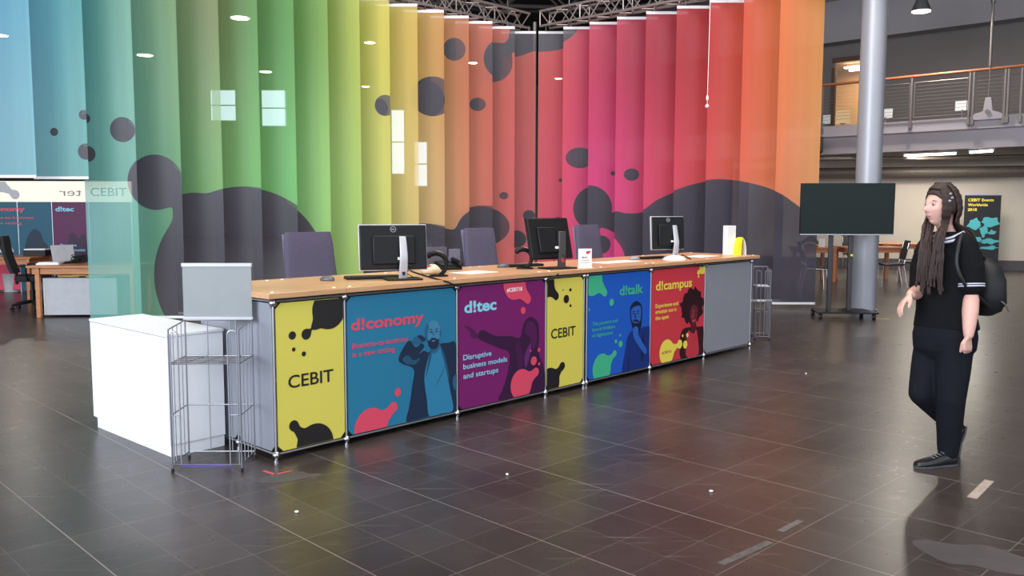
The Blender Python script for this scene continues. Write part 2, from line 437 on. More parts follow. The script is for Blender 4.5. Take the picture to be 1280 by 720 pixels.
# fluorescent tubes under the gallery
TUBE = emis('tube_glow', (255, 244, 225), 7)
def tube_light(px0, px1, py0, py1, z, label):
    a, b = aty(px0, py0, 1), aty(px1, py1, 1)
    A = atz(px0, py0, z); B = atz(px1, py1, z); c = (A+B)/2; d = (B-A); L = min(d.length, 1.5)
    t = thing('tube_light', label, 'ceiling light', (c.x, c.y, z), math.atan2(d.y, d.x), 'tube lights under the gallery')
    MB().box((0, 0, .05), (L+.06, .09, .05)).build('housing', WHITEP, t, bevel=.008)
    MB().tube([(-L/2, 0, 0), (L/2, 0, 0)], .028, 10).build('tube', TUBE, t)
    MB().tube([(-L/2.6, 0, .06), (-L/2.6, 0, 3.4-z)], .008, 6).build('hanger', PIPE, t); MB().tube([(L/2.6, 0, .06), (L/2.6, 0, 3.4-z)], .008, 6).build('hanger', PIPE, t)
    l = bpy.data.lights.new('tube_lamp', 'AREA'); l.shape = 'RECTANGLE'; l.size = L; l.size_y = .04; l.energy = 45; l.color = (1, .93, .8)
    lo = bpy.data.objects.new('tube_lamp', l); COL.objects.link(lo); lo.parent = t; lo.location = (0, 0, -.05)
tube_light(1130, 1194, 192.5, 189.5, 2.92, 'longest glowing tube light under the gallery, right of the silver column')
tube_light(1212, 1240, 188, 186, 2.92, 'short glowing tube light under the gallery, furthest right')
tube_light(1006, 1033, 201, 199.5, 2.92, 'glowing tube light half hidden behind the orange end of the curtain')
# railing
RAILW = wood('handrail_wood', (150, 92, 62), (172, 110, 76), (2, 12, 12), .4)
STEEL = mat('dull_steel', (128, 122, 120), .45, .5, noise=.06)
t = thing('gallery_railing', 'steel cable railing with wooden handrail along the upper gallery', 'railing')
MB().tube([ed(T0, -.02, 4.76), ed(T1, -.02, 4.76)], .035, 10).build('handrail', RAILW, t)
def edt(px):                                        # where the ray through a column of the photo meets the gallery edge
    r = ray(px, 140); n = U3; k = ((EDG - EYE).dot(n))/r.dot(n); return (EYE + r*k - EDG).dot(V3)
posts = [edt(x) for x in (1275, 1258.5, 1254.5, 1215.5, 1210.5, 1138.5)] + [edt(1138.5)+i*2.2 for i in (1, 1.05, 2, 2.05, 3, 3.05)]
for p in posts:
    mm = MB(); edbox(mm, p-.02, p+.02, -.07, -.03, 3.5, 4.72); edbox(mm, p-.035, p+.035, -.09, -.0, 3.52, 3.66); mm.build('post', STEEL, t, smooth=0)
fr = MB()
spans = [(1256.5, 1300), (1217.5, 1252.5), (1142, 1208), (1082, 1136)]
for a_, b_ in spans:
    p, q = edt(a_), edt(b_)
    pts = [ed(p, -.05, 3.78), ed(q, -.05, 3.78), ed(q, -.05, 4.6), ed(p, -.05, 4.6)]
    fr.tube(pts, .014, 6, closed=True)
    cb = MB()
    for k in range(1, 10): cb.tube([ed(p, -.05, 3.78+.082*k), ed(q, -.05, 3.78+.082*k)], .004, 4)
    cb.build('cable_infill', STEEL, t)
p, q = edt(1070), T1-.1
cb = MB()
for k in range(1, 10): cb.tube([ed(p, -.05, 3.78+.082*k), ed(q, -.05, 3.78+.082*k)], .004, 4)
cb.build('cable_infill', STEEL, t)
fr.build('panel_frame', STEEL, t)
# gusset and tension rod
t = thing('tension_rod', 'grey steel hanger rod with flared foot plate on the gallery edge', 'rod', tuple(ed(edt(1234.5), -.05, 3.62)), math.atan2(V3.y, V3.x))
MB().slab([(-.32, 0), (.32, 0), (.3, .12), (.1, .2), (.06, .5), (-.06, .5), (-.1, .2), (-.3, .12)], lambda x, z, d: Vector((x, d-.02, z)), .04).build('foot_plate', FASCIA, t, smooth=0, bevel=.006)
MB().tube([(0, 0, .42), (0, 0, 1.25), (.0, 0, 1.25)], .012, 8).tube([(0, 0, 1.2), (0, 0, 4.97)], .03, 10).tube([(0, 0, 2.6), (0, 0, 2.8)], .05, 10).build('rod', STEEL, t)
MB().tube([(0, -.05, .18), (0, .05, .18)], .05, 14).build('pin', STEEL, t)
# white wall lamps seen through the railing
LITW = emis('lit_sign_white', (255, 250, 240), 6)
for (px, py, lab) in ((1107, 140, 'small bright white square lamp behind the railing, right of the column'), (1203, 130, 'small bright white square lamp behind the railing, near its middle posts'), (1030, 148, 'small bright white square lamp at the edge of the orange curtain')):
    r = ray(px, py); k = ((EDG + U3*1.4 - EYE).dot(U3))/r.dot(U3); P = EYE + r*k
    w = thing('square_lamp', lab, 'lamp', (P.x, P.y, P.z-.1), math.atan2(V3.y, V3.x), 'lit white squares on the gallery')
    MB().box((0, 0, .1), (.3, .03, .2)).build('diffuser', LITW, w, smooth=0)
    MB().box((0, .03, .1), (.34, .03, .24)).build('casing', WHITEP, w, smooth=0)
    MB().tube([(0, .05, .0), (0, .05, 3.6-P.z+.1)], .02, 8).build('stand', STEEL, w)
# lit room behind the gallery door
def edt2(px, off):
    r = ray(px, 140); k = ((EDG + U3*off - EYE).dot(U3))/r.dot(U3); return (EYE + r*k - EDG).dot(V3)
DB, DA = edt2(1037, 3.1), edt2(1078, 3.1)
m = MB(); edbox(m, T0, DA, 3.2, 3.4, 3.6, 8.6); edbox(m, DA, DB, 3.2, 3.4, 5.95, 8.6); edbox(m, DB, T1, 3.2, 3.4, 3.6, 8.6); struct(m.build('wall_upper', GREYW, smooth=0))
DW = wood('dark_door_frame', (74, 50, 38), (96, 66, 50), (12, 12, 2), .5)
w = thing('window_5', '', ''); del w['label'], w['category']; w['kind'] = 'structure'
fm = MB()
for a in (DA, DB-.09): edbox(fm, a, a+.09, 3.1, 3.25, 3.6, 5.7)
edbox(fm, DA, DB, 3.1, 3.25, 5.85, 5.97); edbox(fm, DA, DB, 3.1, 3.25, 3.6, 3.75)
fm.build('window_frame', DW, w, smooth=0)
GL = mat('clear_glass', (235, 235, 225), .05, noise=0, alpha=.12)
gm = MB(); edbox(gm, DA+.02, DB-.02, 3.2, 3.21, 3.7, 5.86); gm.build('pane', GL, w, smooth=0)
WARM = mat('warm_room_wall', (190, 150, 100), .8, noise=.05)
m = MB(); edbox(m, DA-1, DB+1.6, 6.2, 6.3, 3.6, 6.2); edbox(m, DA-1.1, DA-1, 3.45, 6.3, 3.6, 6.2); edbox(m, DB+1.6, DB+1.7, 3.45, 6.3, 3.6, 6.2); edbox(m, DA-1.1, DB+1.7, 3.45, 6.3, 6.1, 6.2)
struct(m.build('wall_room', WARM, smooth=0))
l = thing('table_lamp', 'lamp with drum shade glimpsed in the lit room above the gallery', 'lamp', tuple(ed(edt2(1053, 4.4), 4.4, 3.6)))
MB().lathe([(.12, 0), (.12, .03), (.03, .05), (.03, .55), (.1, .6)]).build('base', REDWOOD, l)
MB().lathe([(.22, .6), (.2, .98), (.19, .98), (.21, .6)], n=24).build('lamp_shade', emis('warm_shade', (230, 190, 130), .6), l)
for i, (tt, oo) in enumerate(((edt2(1064, 5.0), 5.0), (edt2(1070, 5.6), 5.6))):
    q = MB(); edbox(q, tt-.3, tt+.3, oo, oo+.12, 5.95, 6.0)
    tag(q.build('room_strip_light', TUBE, smooth=0), 'glowing strip light on the ceiling of the lit upper room, %s' % ('nearer' if i == 0 else 'further'), 'ceiling light')
rl = area('room_light', tuple(ed(DB, 4.8, 5.9)), tuple(ed(DB, 4.9, 3)), 1.2, 1.2, 60, (1, .8, .55))

# ------------------------------------------------------------------ silver column
COLM = mat('silver_column_paint', (158, 159, 168), .38, .25, noise=.02, nscale=2)
c = aty(1079, 391, 13.25)
t = thing('column', 'tall round silver-grey column behind the television stand', 'column', (c.x, c.y, 0))
MB().lathe([(.185, 0), (.185, 8.6)], n=48).build('shaft', COLM, t)
MB().lathe([(.2, 0), (.2, .03), (.187, .035)], n=48).build('foot_ring', ALU, t)

# ------------------------------------------------------------------ ceiling: trusses, ducts and pendants
def truss(name, P, Q, w, h, step, label, mtl, r=.025, rb=.012, group=None):
    P, Q = Vector(P), Vector(Q); d = (Q-P); L = d.length; d.normalize(); s = Vector((-d.y, d.x, 0)); n = int(L/step)
    t = thing(name, label, 'truss', tuple(P), math.atan2(d.y, d.x), group)
    for a in (-w/2, w/2):
        for b in (0, h): MB().tube([(0, a, b), (L, a, b)], r, 8).build('chord', mtl, t)
    for face in range(4):
        q = MB()
        for i in range(n):
            x0, x1 = L*i/n, L*(i+1)/n; A, B = (0, h) if i % 2 else (h, 0)
            if face < 2:
                y = (-w/2, w/2)[face]; q.tube([(x0, y, A), (x1, y, B)], rb, 6)
                if i % 4 == 0: q.tube([(x0, y, 0), (x0, y, h)], rb, 6)
            else:
                z = (0, h)[face-2]; ya, yb = (-w/2, w/2) if i % 2 else (w/2, -w/2); q.tube([(x0, ya, z), (x1, yb, z)], rb, 6)
        q.build('lattice', mtl, t)
    return t
TRM = mat('aluminium_truss', (176, 164, 160), .4, .6, noise=.05)
cl = CORNER + V3*.30
PT = cl - U3*10.6 + Vector((-.1, 0, 5.04)); QT = cl + Vector((0, 0, 5.04))
t1 = truss('lighting_truss', PT, QT, .28, .28, .24, 'aluminium lattice truss above the blue to red run of curtain strips', TRM)
P2 = CORNER - V3*.12 + U3*.12 + Vector((0, 0, 5.04)); Q2 = CORNER - V3*6.9 + U3*.12 + Vector((0, 0, 5.04))
t2 = truss('lighting_truss', P2, Q2, .28, .28, .24, 'aluminium lattice truss above the pink to orange run of curtain strips', TRM)
for tr, L in ((t1, 10.6), (t2, 6.7)):
    q = MB()
    for x in (.6, L*.5, L-.4): q.tube([(x, 0, .28), (x, 0, 3.53)], .01, 6).tube([(x, -.14, .28), (x, .14, .28)], .02, 8)
    q.build('suspension_cable', STEEL, tr)
ROOF = mat('dark_roof_steel', (84, 76, 76), .6, .2, noise=.1)
truss('roof_truss', (-2, 20.5, 7.6), (24, 17.0, 7.6), .5, .7, .8, 'dark steel roof truss high over the column', ROOF, .05, .03)
truss('roof_truss', (-12, 24, 7.4), (16, 28, 7.4), .5, .8, .9, 'dark steel roof truss furthest behind the curtain corner', ROOF, .06, .035)
m = MB().box((13.4, 22.2, 8.0), (3.4, 2.2, .9), .2); tag(m.build('ventilation_unit', mat('dark_grey_duct', (70, 68, 70), .7), bevel=.03), 'dark grey boxy ventilation duct at the ceiling above the railing', 'duct')
GLOW = emis('lamp_glow', (255, 240, 215), 18)
def pendant(px, py, z, label, r=.24):
    P = atz(px, py, z)
    t = thing('pendant_lamp', label, 'lamp', tuple(P), 0, 'round hall pendant lamps')
    MB().lathe([(r, 0), (r*.97, .02), (r*.6, .22), (.09, .3), (.09, .42), (.03, .45)], n=24).build('lamp_shade', ALU, t)
    MB().lathe([(r*.9, -.012), (r*.9, .012)], n=24).build('diffuser', GLOW, t)
    MB().tube([(0, 0, .44), (0, 0, 8.6-P.z)], .015, 6).build('stem', STEEL, t)
    l = bpy.data.lights.new('bulb', 'AREA'); l.shape = 'DISK'; l.size = r*1.6; l.energy = 110; l.color = (1, .92, .8)
    lo = bpy.data.objects.new('bulb', l); COL.objects.link(lo); lo.parent = t; lo.location = (0, 0, -.03)
for px, py, z, lab, r in ((1150, 12, 6.1, 'lit round pendant lamp hanging in clear view above the railing', .22), (299, 24, 7.9, 'lamp glowing through the upper green curtain strips, brightest of them', .34),
        (180, 71, 7.9, 'lamp glowing through the grey green curtain strip', .34), (331, 91, 7.9, 'lamp glowing low through the mid green curtain strip', .3), (0, 47, 7.9, 'lamp glowing through the blue curtain strip at the left edge', .25),
        (461, 54, 7.9, 'upper lamp glowing through the lime yellow curtain strip', .22), (456, 109, 8.0, 'lower lamp glowing through the lime yellow curtain strip', .22), (590, 79, 7.9, 'lamp glowing through the orange curtain strip beside two dark dots', .22),
        (557, 123, 8.0, 'faint lamp glowing beside the big dark dot on the orange strips', .2), (697, 98, 7.9, 'lamp glowing through the first red pink strips', .2), (893, 61, 7.6, 'lamp glowing through the deep red curtain strip beside the cord', .2)):
    pendant(px, py, z, lab, r)

# ------------------------------------------------------------------ the two runs of curtain strips
def curtain_material(name, stops_top, stops_bot, u0, u1, shapes, trans, sat):
    m = bpy.data.materials.new(name); m.use_nodes = True; nt = m.node_tree; nt.nodes.clear(); t = NT(nt)
    uv = t.n('ShaderNodeUVMap'); uv.uv_map = 'print'
    sp = t.n('ShaderNodeSeparateXYZ'); nt.links.new(uv.outputs[0], sp.inputs[0]); U, V = sp.outputs[0], sp.outputs[1]
    fu = t.m('DIVIDE', t.m('SUBTRACT', U, u0), u1-u0)
    f = lambda st: [((u-u0)/(u1-u0), lin(c)) for u, c in st]
    top, bot = t.ramp(fu, f(stops_top)), t.ramp(fu, f(stops_bot))
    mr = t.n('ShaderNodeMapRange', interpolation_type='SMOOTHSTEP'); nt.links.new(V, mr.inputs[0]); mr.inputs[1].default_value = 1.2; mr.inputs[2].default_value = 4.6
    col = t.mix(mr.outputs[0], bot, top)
    dark = shapes(t, U, V)
    col = t.mix(dark, col, lin((72, 68, 82)))
    wv = t.n('ShaderNodeTexNoise', noise_dimensions='2D'); wv.inputs['Scale'].default_value = 1; wv.inputs['Detail'].default_value = 3
    mp = t.n('ShaderNodeMapping'); mp.inputs['Scale'].default_value = (9, .25, 1); nt.links.new(uv.outputs[0], mp.inputs[0]); nt.links.new(mp.outputs[0], wv.inputs['Vector'])
    hs = t.n('ShaderNodeHueSaturation'); hs.inputs['Saturation'].default_value = sat; nt.links.new(col, hs.inputs['Color']); nt.links.new(t.m('ADD', .93, t.m('MULTIPLY', wv.outputs['Fac'], .14)), hs.inputs['Value'])
    d = t.n('ShaderNodeBsdfDiffuse'); tr = t.n('ShaderNodeBsdfTranslucent'); g = t.n('ShaderNodeBsdfGlossy'); tp = t.n('ShaderNodeBsdfTransparent')
    nt.links.new(hs.outputs[0], d.inputs[0]); nt.links.new(hs.outputs[0], tr.inputs[0]); g.inputs['Roughness'].default_value = .35
    a = t.n('ShaderNodeMixShader'); a.inputs[0].default_value = .28; nt.links.new(d.outputs[0], a.inputs[1]); nt.links.new(tr.outputs[0], a.inputs[2])
    b = t.n('ShaderNodeMixShader'); b.inputs[0].default_value = .03; nt.links.new(a.outputs[0], b.inputs[1]); nt.links.new(g.outputs[0], b.inputs[2])
    c = t.n('ShaderNodeMixShader'); c.inputs[0].default_value = trans; nt.links.new(b.outputs[0], c.inputs[1]); nt.links.new(tp.outputs[0], c.inputs[2])
    o = t.n('ShaderNodeOutputMaterial'); nt.links.new(c.outputs[0], o.inputs[0])
    return m
def sdf(t, U, V, cx, cz, rx, rz=None):
    rz = rz or rx
    a = t.m('DIVIDE', t.m('SUBTRACT', U, cx), rx); b = t.m('DIVIDE', t.m('SUBTRACT', V, cz), rz)
    return t.m('MULTIPLY', t.m('SUBTRACT', t.m('SQRT', t.m('ADD', t.m('MULTIPLY', a, a), t.m('MULTIPLY', b, b))), 1), min(rx, rz))
def union(t, U, V, L, k):
    d = None
    for c in L:
        e = sdf(t, U, V, *c); d = e if d is None else t.m('SMOOTH_MIN', d, e, k)
    return d
def left_shapes(t, U, V):
    body = union(t, U, V, [(-7.55, 1.9, .37), (-7.02, 1.5, .3, .27), (-6.25, .62, 1.36, 1.25)], .16)
    hill = union(t, U, V, [(-2.78, .28, 1.25, 1.02), (-1.35, 1.22, .66, .40)], .3)
    top = union(t, U, V, [(-1.0, 4.3, .36), (-.45, 4.62, .3, .14), (.1, 4.86, .8, .26)], .2)
    dots = union(t, U, V, [(-7.96, 2.56, .16), (-8.42, 2.25, .1), (-8.8, 2.49, .05), (-8.43, 2.7, .06), (-3.68, 3.24, .17), (-2.6, 3.5, .37, .34), (-2.06, 4.38, .2), (-1.47, 3.47, .15, .12),
                            (-.37, .97, .2, .17), (-.8, 1.81, .085, .07), (-.12, 1.437, .12, .1)], .0)
    d = t.m('MINIMUM', t.m('MINIMUM', body, hill), t.m('MINIMUM', top, dots))
    return t.m('LESS_THAN', d, 0)
HILL = [(0, 1.3), (1.3, 1.3), (1.6, 1.46), (1.848, 1.52), (2.08, 1.484), (2.33, 1.50), (2.75, 1.74), (3.09, 1.88), (3.7, 2.04), (4.0, 2.055), (4.456, 1.99), (4.95, 1.84), (5.27, 1.64), (5.65, 1.36), (6.2, .95)]
def right_shapes(t, U, V):
    fc = t.n('ShaderNodeFloatCurve'); t.put(fc.inputs[1], t.m('DIVIDE', U, 6.2)); cv = fc.mapping.curves[0]
    cv.points[0].location = (HILL[0][0]/6.2, HILL[0][1]/2.5); cv.points[1].location = (1, HILL[-1][1]/2.5)
    for a, b in HILL[1:-1]: cv.points.new(a/6.2, b/2.5)
    fc.mapping.update()
    hill = t.m('SUBTRACT', V, t.m('MULTIPLY', fc.outputs[0], 2.5))
    hill = t.m('MAXIMUM', hill, t.m('SUBTRACT', 1.3, U))
    pink = sdf(t, U, V, 1.3, .58, .76, .66)
    hill = t.m('MAXIMUM', hill, t.m('MULTIPLY', pink, -1))
    low = t.m('LESS_THAN', V, -5)
    rest = union(t, U, V, [(1.26, 1.57, .43), (.95, 2.53, .27, .195), (.44, 2.12, .035), (1.70, 2.22, .05, .04), (2.15, 2.18, .14, .11), (.4, 1.37, .07, .035), (1.5, .9, .17), (.05, 5.0, .85, .42)], .0)
    return t.m('LESS_THAN', t.m('MINIMUM', hill, rest), 0)
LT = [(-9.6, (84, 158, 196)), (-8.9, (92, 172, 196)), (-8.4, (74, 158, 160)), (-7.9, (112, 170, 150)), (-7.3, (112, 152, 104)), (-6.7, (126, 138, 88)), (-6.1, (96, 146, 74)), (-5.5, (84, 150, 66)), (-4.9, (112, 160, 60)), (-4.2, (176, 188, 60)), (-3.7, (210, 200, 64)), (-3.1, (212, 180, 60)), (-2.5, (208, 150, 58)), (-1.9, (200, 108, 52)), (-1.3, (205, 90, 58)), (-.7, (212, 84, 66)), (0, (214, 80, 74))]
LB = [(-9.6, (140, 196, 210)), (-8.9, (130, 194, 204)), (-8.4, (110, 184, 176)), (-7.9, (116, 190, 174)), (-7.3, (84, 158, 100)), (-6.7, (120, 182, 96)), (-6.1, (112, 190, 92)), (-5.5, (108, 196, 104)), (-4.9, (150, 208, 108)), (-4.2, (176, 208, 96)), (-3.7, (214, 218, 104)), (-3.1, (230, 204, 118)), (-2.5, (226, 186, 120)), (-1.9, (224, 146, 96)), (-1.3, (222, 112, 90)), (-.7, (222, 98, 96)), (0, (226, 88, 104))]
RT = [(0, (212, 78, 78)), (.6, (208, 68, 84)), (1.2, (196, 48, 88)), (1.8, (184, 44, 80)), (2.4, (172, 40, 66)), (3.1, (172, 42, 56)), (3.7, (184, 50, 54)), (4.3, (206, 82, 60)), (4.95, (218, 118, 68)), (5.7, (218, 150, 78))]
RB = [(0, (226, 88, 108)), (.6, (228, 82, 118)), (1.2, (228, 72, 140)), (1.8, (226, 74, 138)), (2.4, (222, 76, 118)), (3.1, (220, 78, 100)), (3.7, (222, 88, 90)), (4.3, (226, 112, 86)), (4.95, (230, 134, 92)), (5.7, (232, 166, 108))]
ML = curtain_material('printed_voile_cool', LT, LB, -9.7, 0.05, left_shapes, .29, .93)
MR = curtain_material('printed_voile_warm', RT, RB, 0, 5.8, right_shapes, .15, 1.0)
RAILM = mat('white_batten', (226, 226, 230), .35, noise=0)
def strip(right_edge, W, z0, z1, ua, ub, m, label, group, rise=.012):
    cx = right_edge.x - W/2
    t = thing('curtain_strip', label, 'curtain', (cx, right_edge.y, 0), 0, group)
    n = 10; mb = MB(); nz = 12
    for i in range(n+1):
        f = i/n; x = -W/2 + W*f; y = rise*math.cos((f-.5)*PI)*-1
        for j in range(nz+1): mb.v.append((x, y, z0+.02+(z1-z0-.04)*j/nz))
    for i in range(n):
        for j in range(nz): a = i*(nz+1)+j; mb.f.append((a, a+nz+1, a+nz+2, a+1))
    o = mb.build('fabric', m, t, smooth=180)
    uvl = o.data.uv_layers.new(name='print')
    for p in o.data.polygons:
        for li in p.loop_indices:
            co = o.data.vertices[o.data.loops[li].vertex_index].co
            uvl.data[li].uv = (ua + (co.x+W/2)/W*(ub-ua), co.z)
    q = MB().box((0, -.006, z0+.015), (W, .02, .035)); q.build('bottom_batten', RAILM, t, bevel=.004)
    q = MB().box((0, 0, z1-.02), (W, .03, .05)); q.build('top_batten', RAILM, t, bevel=.004)
    q = MB().tube([(-W*.3, 0, z1), (-W*.3, 0, z1+.1)], .008, 6).tube([(W*.3, 0, z1), (W*.3, 0, z1+.1)], .008, 6); q.build('hook', STEEL, t)
    return t
names_l = ['red at the inner corner', 'coral with the big dark blob at its top', 'red orange with a small dark dot and a lamp', 'burnt orange with an oval dark dot near its top', 'ochre with the large dark half disc', 'golden', 'yellow with a dark half dot at its edge', 'yellow green', 'light green', 'green beside the lime one', 'bright green above the first chair', 'olive green', 'grey green over the dark blob', 'teal green, furthest left of the full-length ones', 'short teal with its end above the passage', 'short pale blue at the left edge']
for k in range(16):
    e = CORNER - U3*(.6*k); z0 = .06 if k <= 13 else 1.91
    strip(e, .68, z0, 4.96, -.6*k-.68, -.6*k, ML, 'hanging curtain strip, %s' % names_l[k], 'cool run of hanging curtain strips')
names_r = ['pink red right of the corner gap', 'rose with the dark half disc', 'magenta above the last chair', 'magenta with the small dark oval', 'crimson', 'dark red left of the cord', 'deep red behind the hanging cord', 'coral', 'light orange, furthest right']
for j in range(9):
    e = CORNER - V3*(.618*j) + Vector((.05, 0, 0)); W = .72 if j < 8 else .68
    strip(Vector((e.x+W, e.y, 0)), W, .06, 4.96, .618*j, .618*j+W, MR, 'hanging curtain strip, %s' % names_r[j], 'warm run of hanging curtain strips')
# pull cord with weights hanging in front of the red strips
P = aty(883, 130, 13.2); t = thing('pull_cord', 'thin white cord with two small weights hanging before the deep red strip', 'cord', (P.x, P.y, P.z))
MB().tube([(0, 0, 0), (0.01, 0, 1.2), (.02, 0, 8.6-P.z)], .004, 6).build('cord', PAPER, t)
MB().sphere((0, 0, -.02), .03).sphere((0, 0, .1), (.02, .02, .045)).build('weight', WHITEP, t)
# steel pole seen in the gap at the corner
P = aty(667, 300, 18.2); t = thing('corner_pole', 'slim steel pole seen through the gap at the curtain corner', 'pole', (P.x, P.y, 0))
MB().tube([(0, 0, .02), (0, 0, 5.4)], .04, 12).build('shaft', STEEL, t)
MB().lathe([(.25, 0), (.25, .02), (.05, .03)], n=20).build('base', STEEL, t)
# ------------------------------------------------------------------ the long counter
UA = math.atan2(U3.y, U3.x)
def cpt(s, w, z=0): return CNT + U3*s + V3*w + Vector((0, 0, z))
INK = lambda n, c, r=.45: mat(n, c, r, noise=.015, nscale=3)
YEL, TEAL, PLUM, BLUE, RED = INK('print_yellow', (224, 212, 92)), INK('print_teal', (38, 122, 160)), INK('print_plum', (122, 28, 104)), INK('print_blue', (28, 92, 196)), INK('print_red', (208, 58, 72))
BLK, CORAL, GREEN, SKYT, LEMON = INK('print_black', (30, 26, 26)), INK('print_coral', (226, 76, 104)), INK('print_green', (66, 186, 140)), INK('print_light_blue', (142, 214, 240)), INK('print_lemon', (240, 222, 88))
TNAVY, TMID, TDEEP = INK('print_navy', (24, 44, 72)), INK('print_teal_mid', (34, 84, 118)), INK('print_teal_shirt', (48, 130, 172))
PDARK, PDEEP = INK('print_plum_dark', (56, 20, 62)), INK('print_plum_deep', (84, 24, 82))
BDARK, BNAVY, BMID = INK('print_blue_dark', (18, 48, 124)), INK('print_blue_navy', (16, 28, 66)), INK('print_blue_mid', (44, 98, 190))
RDARK, RMID = INK('print_maroon', (56, 18, 28)), INK('print_red_mid', (150, 40, 56))
WTXT = INK('print_white', (240, 236, 240))
posts_s = [0, .5245, 1.5245, 2.5245, 3.03, 3.068, 4.05, 5.045, 6.045]
DEP = .88
def module(s0, s1, colour, label, end=None, both_posts=True, left_gap=False):
    w = s1 - s0
    t = thing('counter_module', label, 'counter', tuple(cpt(s0, 0)), UA, 'panelled counter units in one row')
    f = MB()
    for y in (0, DEP):
        for z in (.045, 1.0-.012): MB().tube([(.012, y, z), (w-.012, y, z)], .007, 8).build('rail', ALU, t)
    # each unit owns its left-hand posts; the closing units own the right-hand ones too
    xs = [0] + ([w] if both_posts else [])
    for x in xs:
        for y in (0, DEP/2, DEP):
            MB().tube([(x, y, .02), (x, y, 1.0)], .0075, 10).build('post', ALU, t)
            for z in (.042, .979):
                b = MB().sphere((x, y, z), .024, 16, 10)
                b.build('ball_joint', CHROME, t)
            MB().lathe([(.016, 0), (.016, .012), (.008, .014), (.008, .03)], (x, y, 0), 12).build('levelling_foot', CHROME, t)
    for x in xs[:1]:
        for z in (.045, .988): MB().tube([(x, 0, z), (x, DEP, z)], .007, 8).build('cross_rail', ALU, t)
    c = .035; a, b, z0, z1 = .014, w-.014, .058, .974
    poly = [(a+c, z0), (b-c, z0), (b, z0+c), (b, z1-c), (b-c, z1), (a+c, z1), (a, z1-c), (a, z0+c)]
    p = MB().slab(poly, lambda x, z, d: Vector((x, d-.003, z)), .006).build('front_panel', colour, t, smooth=0)
    for x, sx in ((a, 1), (b, -1)):
        for z, sz in ((z0, 1), (z1, -1)):
            MB().slab([(x, z), (x+sx*c, z), (x, z+sz*c)], lambda X, Z, d: Vector((X, d-.001, Z)), .003).build('corner_bracket', BLACK, t, smooth=0)
    MB().span((.01, .004, .968), (w-.01, .01, 1.003)).build('gap_shade_strip', BLACK, t, smooth=0)  # black strip stands in for the shade in the gap under the worktop
    MB().span((.012, DEP-.006, .058), (w-.012, DEP, 1.0)).build('rear_light_block', GREYPANEL, t, smooth=0)  # unseen sheet added at the rear to keep the inside dark
    sh = MB().box((w/2, DEP/2, .5), (w-.03, DEP-.03, .012)).build('shelf', WHITEP, t, smooth=0)
    if end is not None:
        for y0, y1 in ((.014, DEP/2-.012), (DEP/2+.012, DEP-.014)):
            e = MB().slab([(y0+c, z0), (y1-c, z0), (y1, z0+c), (y1, z1-c), (y1-c, z1), (y0+c, z1), (y0, z1-c), (y0, z0+c)], lambda y, z, d: Vector((end + d-.003, y, z)), .006)
            e.build('side_panel', GREYPANEL, t, smooth=0)
    rect = (a+.002, b-.002, z0+.002, z1-.002)
    return t, p, rect
S = lambda pts, s0: [(x-s0, z) for x, z in pts]
Cc = lambda cs, s0: [(c[0]-s0,) + tuple(c[1:]) for c in cs]
# 1: first yellow unit
s0 = posts_s[0]; t, p, rc = module(0, posts_s[1], YEL, 'yellow counter unit at the left end with black drops and black lettering', end=0, both_posts=False)
blob_print('black_drop', Cc([(.40, .905, .125), (.228, .765, .034), (.30, .815, .012, .06)], s0), BLK, p, rc, y=-.0042, k=.09)
for x, z, r in ((.128, .768, .026), (.136, .68, .013), (.208, .644, .016)): blob_print('black_dot', [(x, z, r)], BLK, p, rc, y=-.0042, h=.004)
text_mesh('lettering', 'CEBIT', BLK, p, .092, .442, .334, .082, bold=.012, y=-.0042)
blob_print('black_drop', Cc([(.28, .05, .138), (.126, .203, .034), (.165, .15, .014, .05)], s0), BLK, p, rc, y=-.0042, k=.08)
# 2: teal unit with man and coral title
s0 = posts_s[1]; t, p, rc = module(s0, posts_s[2], TEAL, 'teal counter unit with coral title and print of a bald man in a suit', both_posts=False)
flat_print('portrait_jacket', S([(1.18, .60), (1.12, .58), (1.07, .632), (1.02, .60), (.968, .52), (.998, .478), (1.104, .424), (1.085, .30), (1.06, .17), (1.03, .07), (1.10, .062), (1.25, .064), (1.40, .064), (1.505, .064), (1.507, .30), (1.507, .56), (1.43, .575), (1.36, .578), (1.30, .55), (1.24, .53), (1.20, .545), (1.15, .53), (1.20, .57)], s0), TNAVY, p, y=-.0042)
flat_print('portrait_shirt', S([(1.352, .565), (1.385, .48), (1.415, .36), (1.45, .22), (1.475, .07), (1.36, .066), (1.245, .068), (1.225, .18), (1.20, .34), (1.225, .45), (1.262, .54), (1.30, .515)], s0), TDEEP, p, y=-.005)
flat_print('portrait_sleeve_fold', S([(1.0, .51), (1.05, .53), (1.10, .49), (1.16, .50), (1.12, .46), (1.04, .47)], s0), TMID, p, y=-.005)
TLIGHT = INK('print_teal_light', (66, 134, 170)); TSHADE = INK('print_teal_shade', (40, 96, 132))
flat_print('portrait_neck', S([(1.262, .60), (1.262, .54), (1.30, .515), (1.342, .545), (1.345, .60)], s0), TSHADE, p, y=-.0054)
flat_print('portrait_head', S([(1.275, .752), (1.232, .738), (1.208, .695), (1.210, .64), (1.232, .59), (1.268, .555), (1.31, .552), (1.342, .588), (1.352, .64), (1.350, .70), (1.322, .745)], s0), TLIGHT, p, y=-.0058)
flat_print('portrait_head_shade', S([(1.232, .738), (1.208, .695), (1.210, .64), (1.232, .60), (1.232, .66), (1.245, .71)], s0), TSHADE, p, y=-.0062)
flat_print('portrait_ear', S([(1.348, .672), (1.362, .675), (1.360, .64), (1.348, .63)], s0), TSHADE, p, y=-.0062)
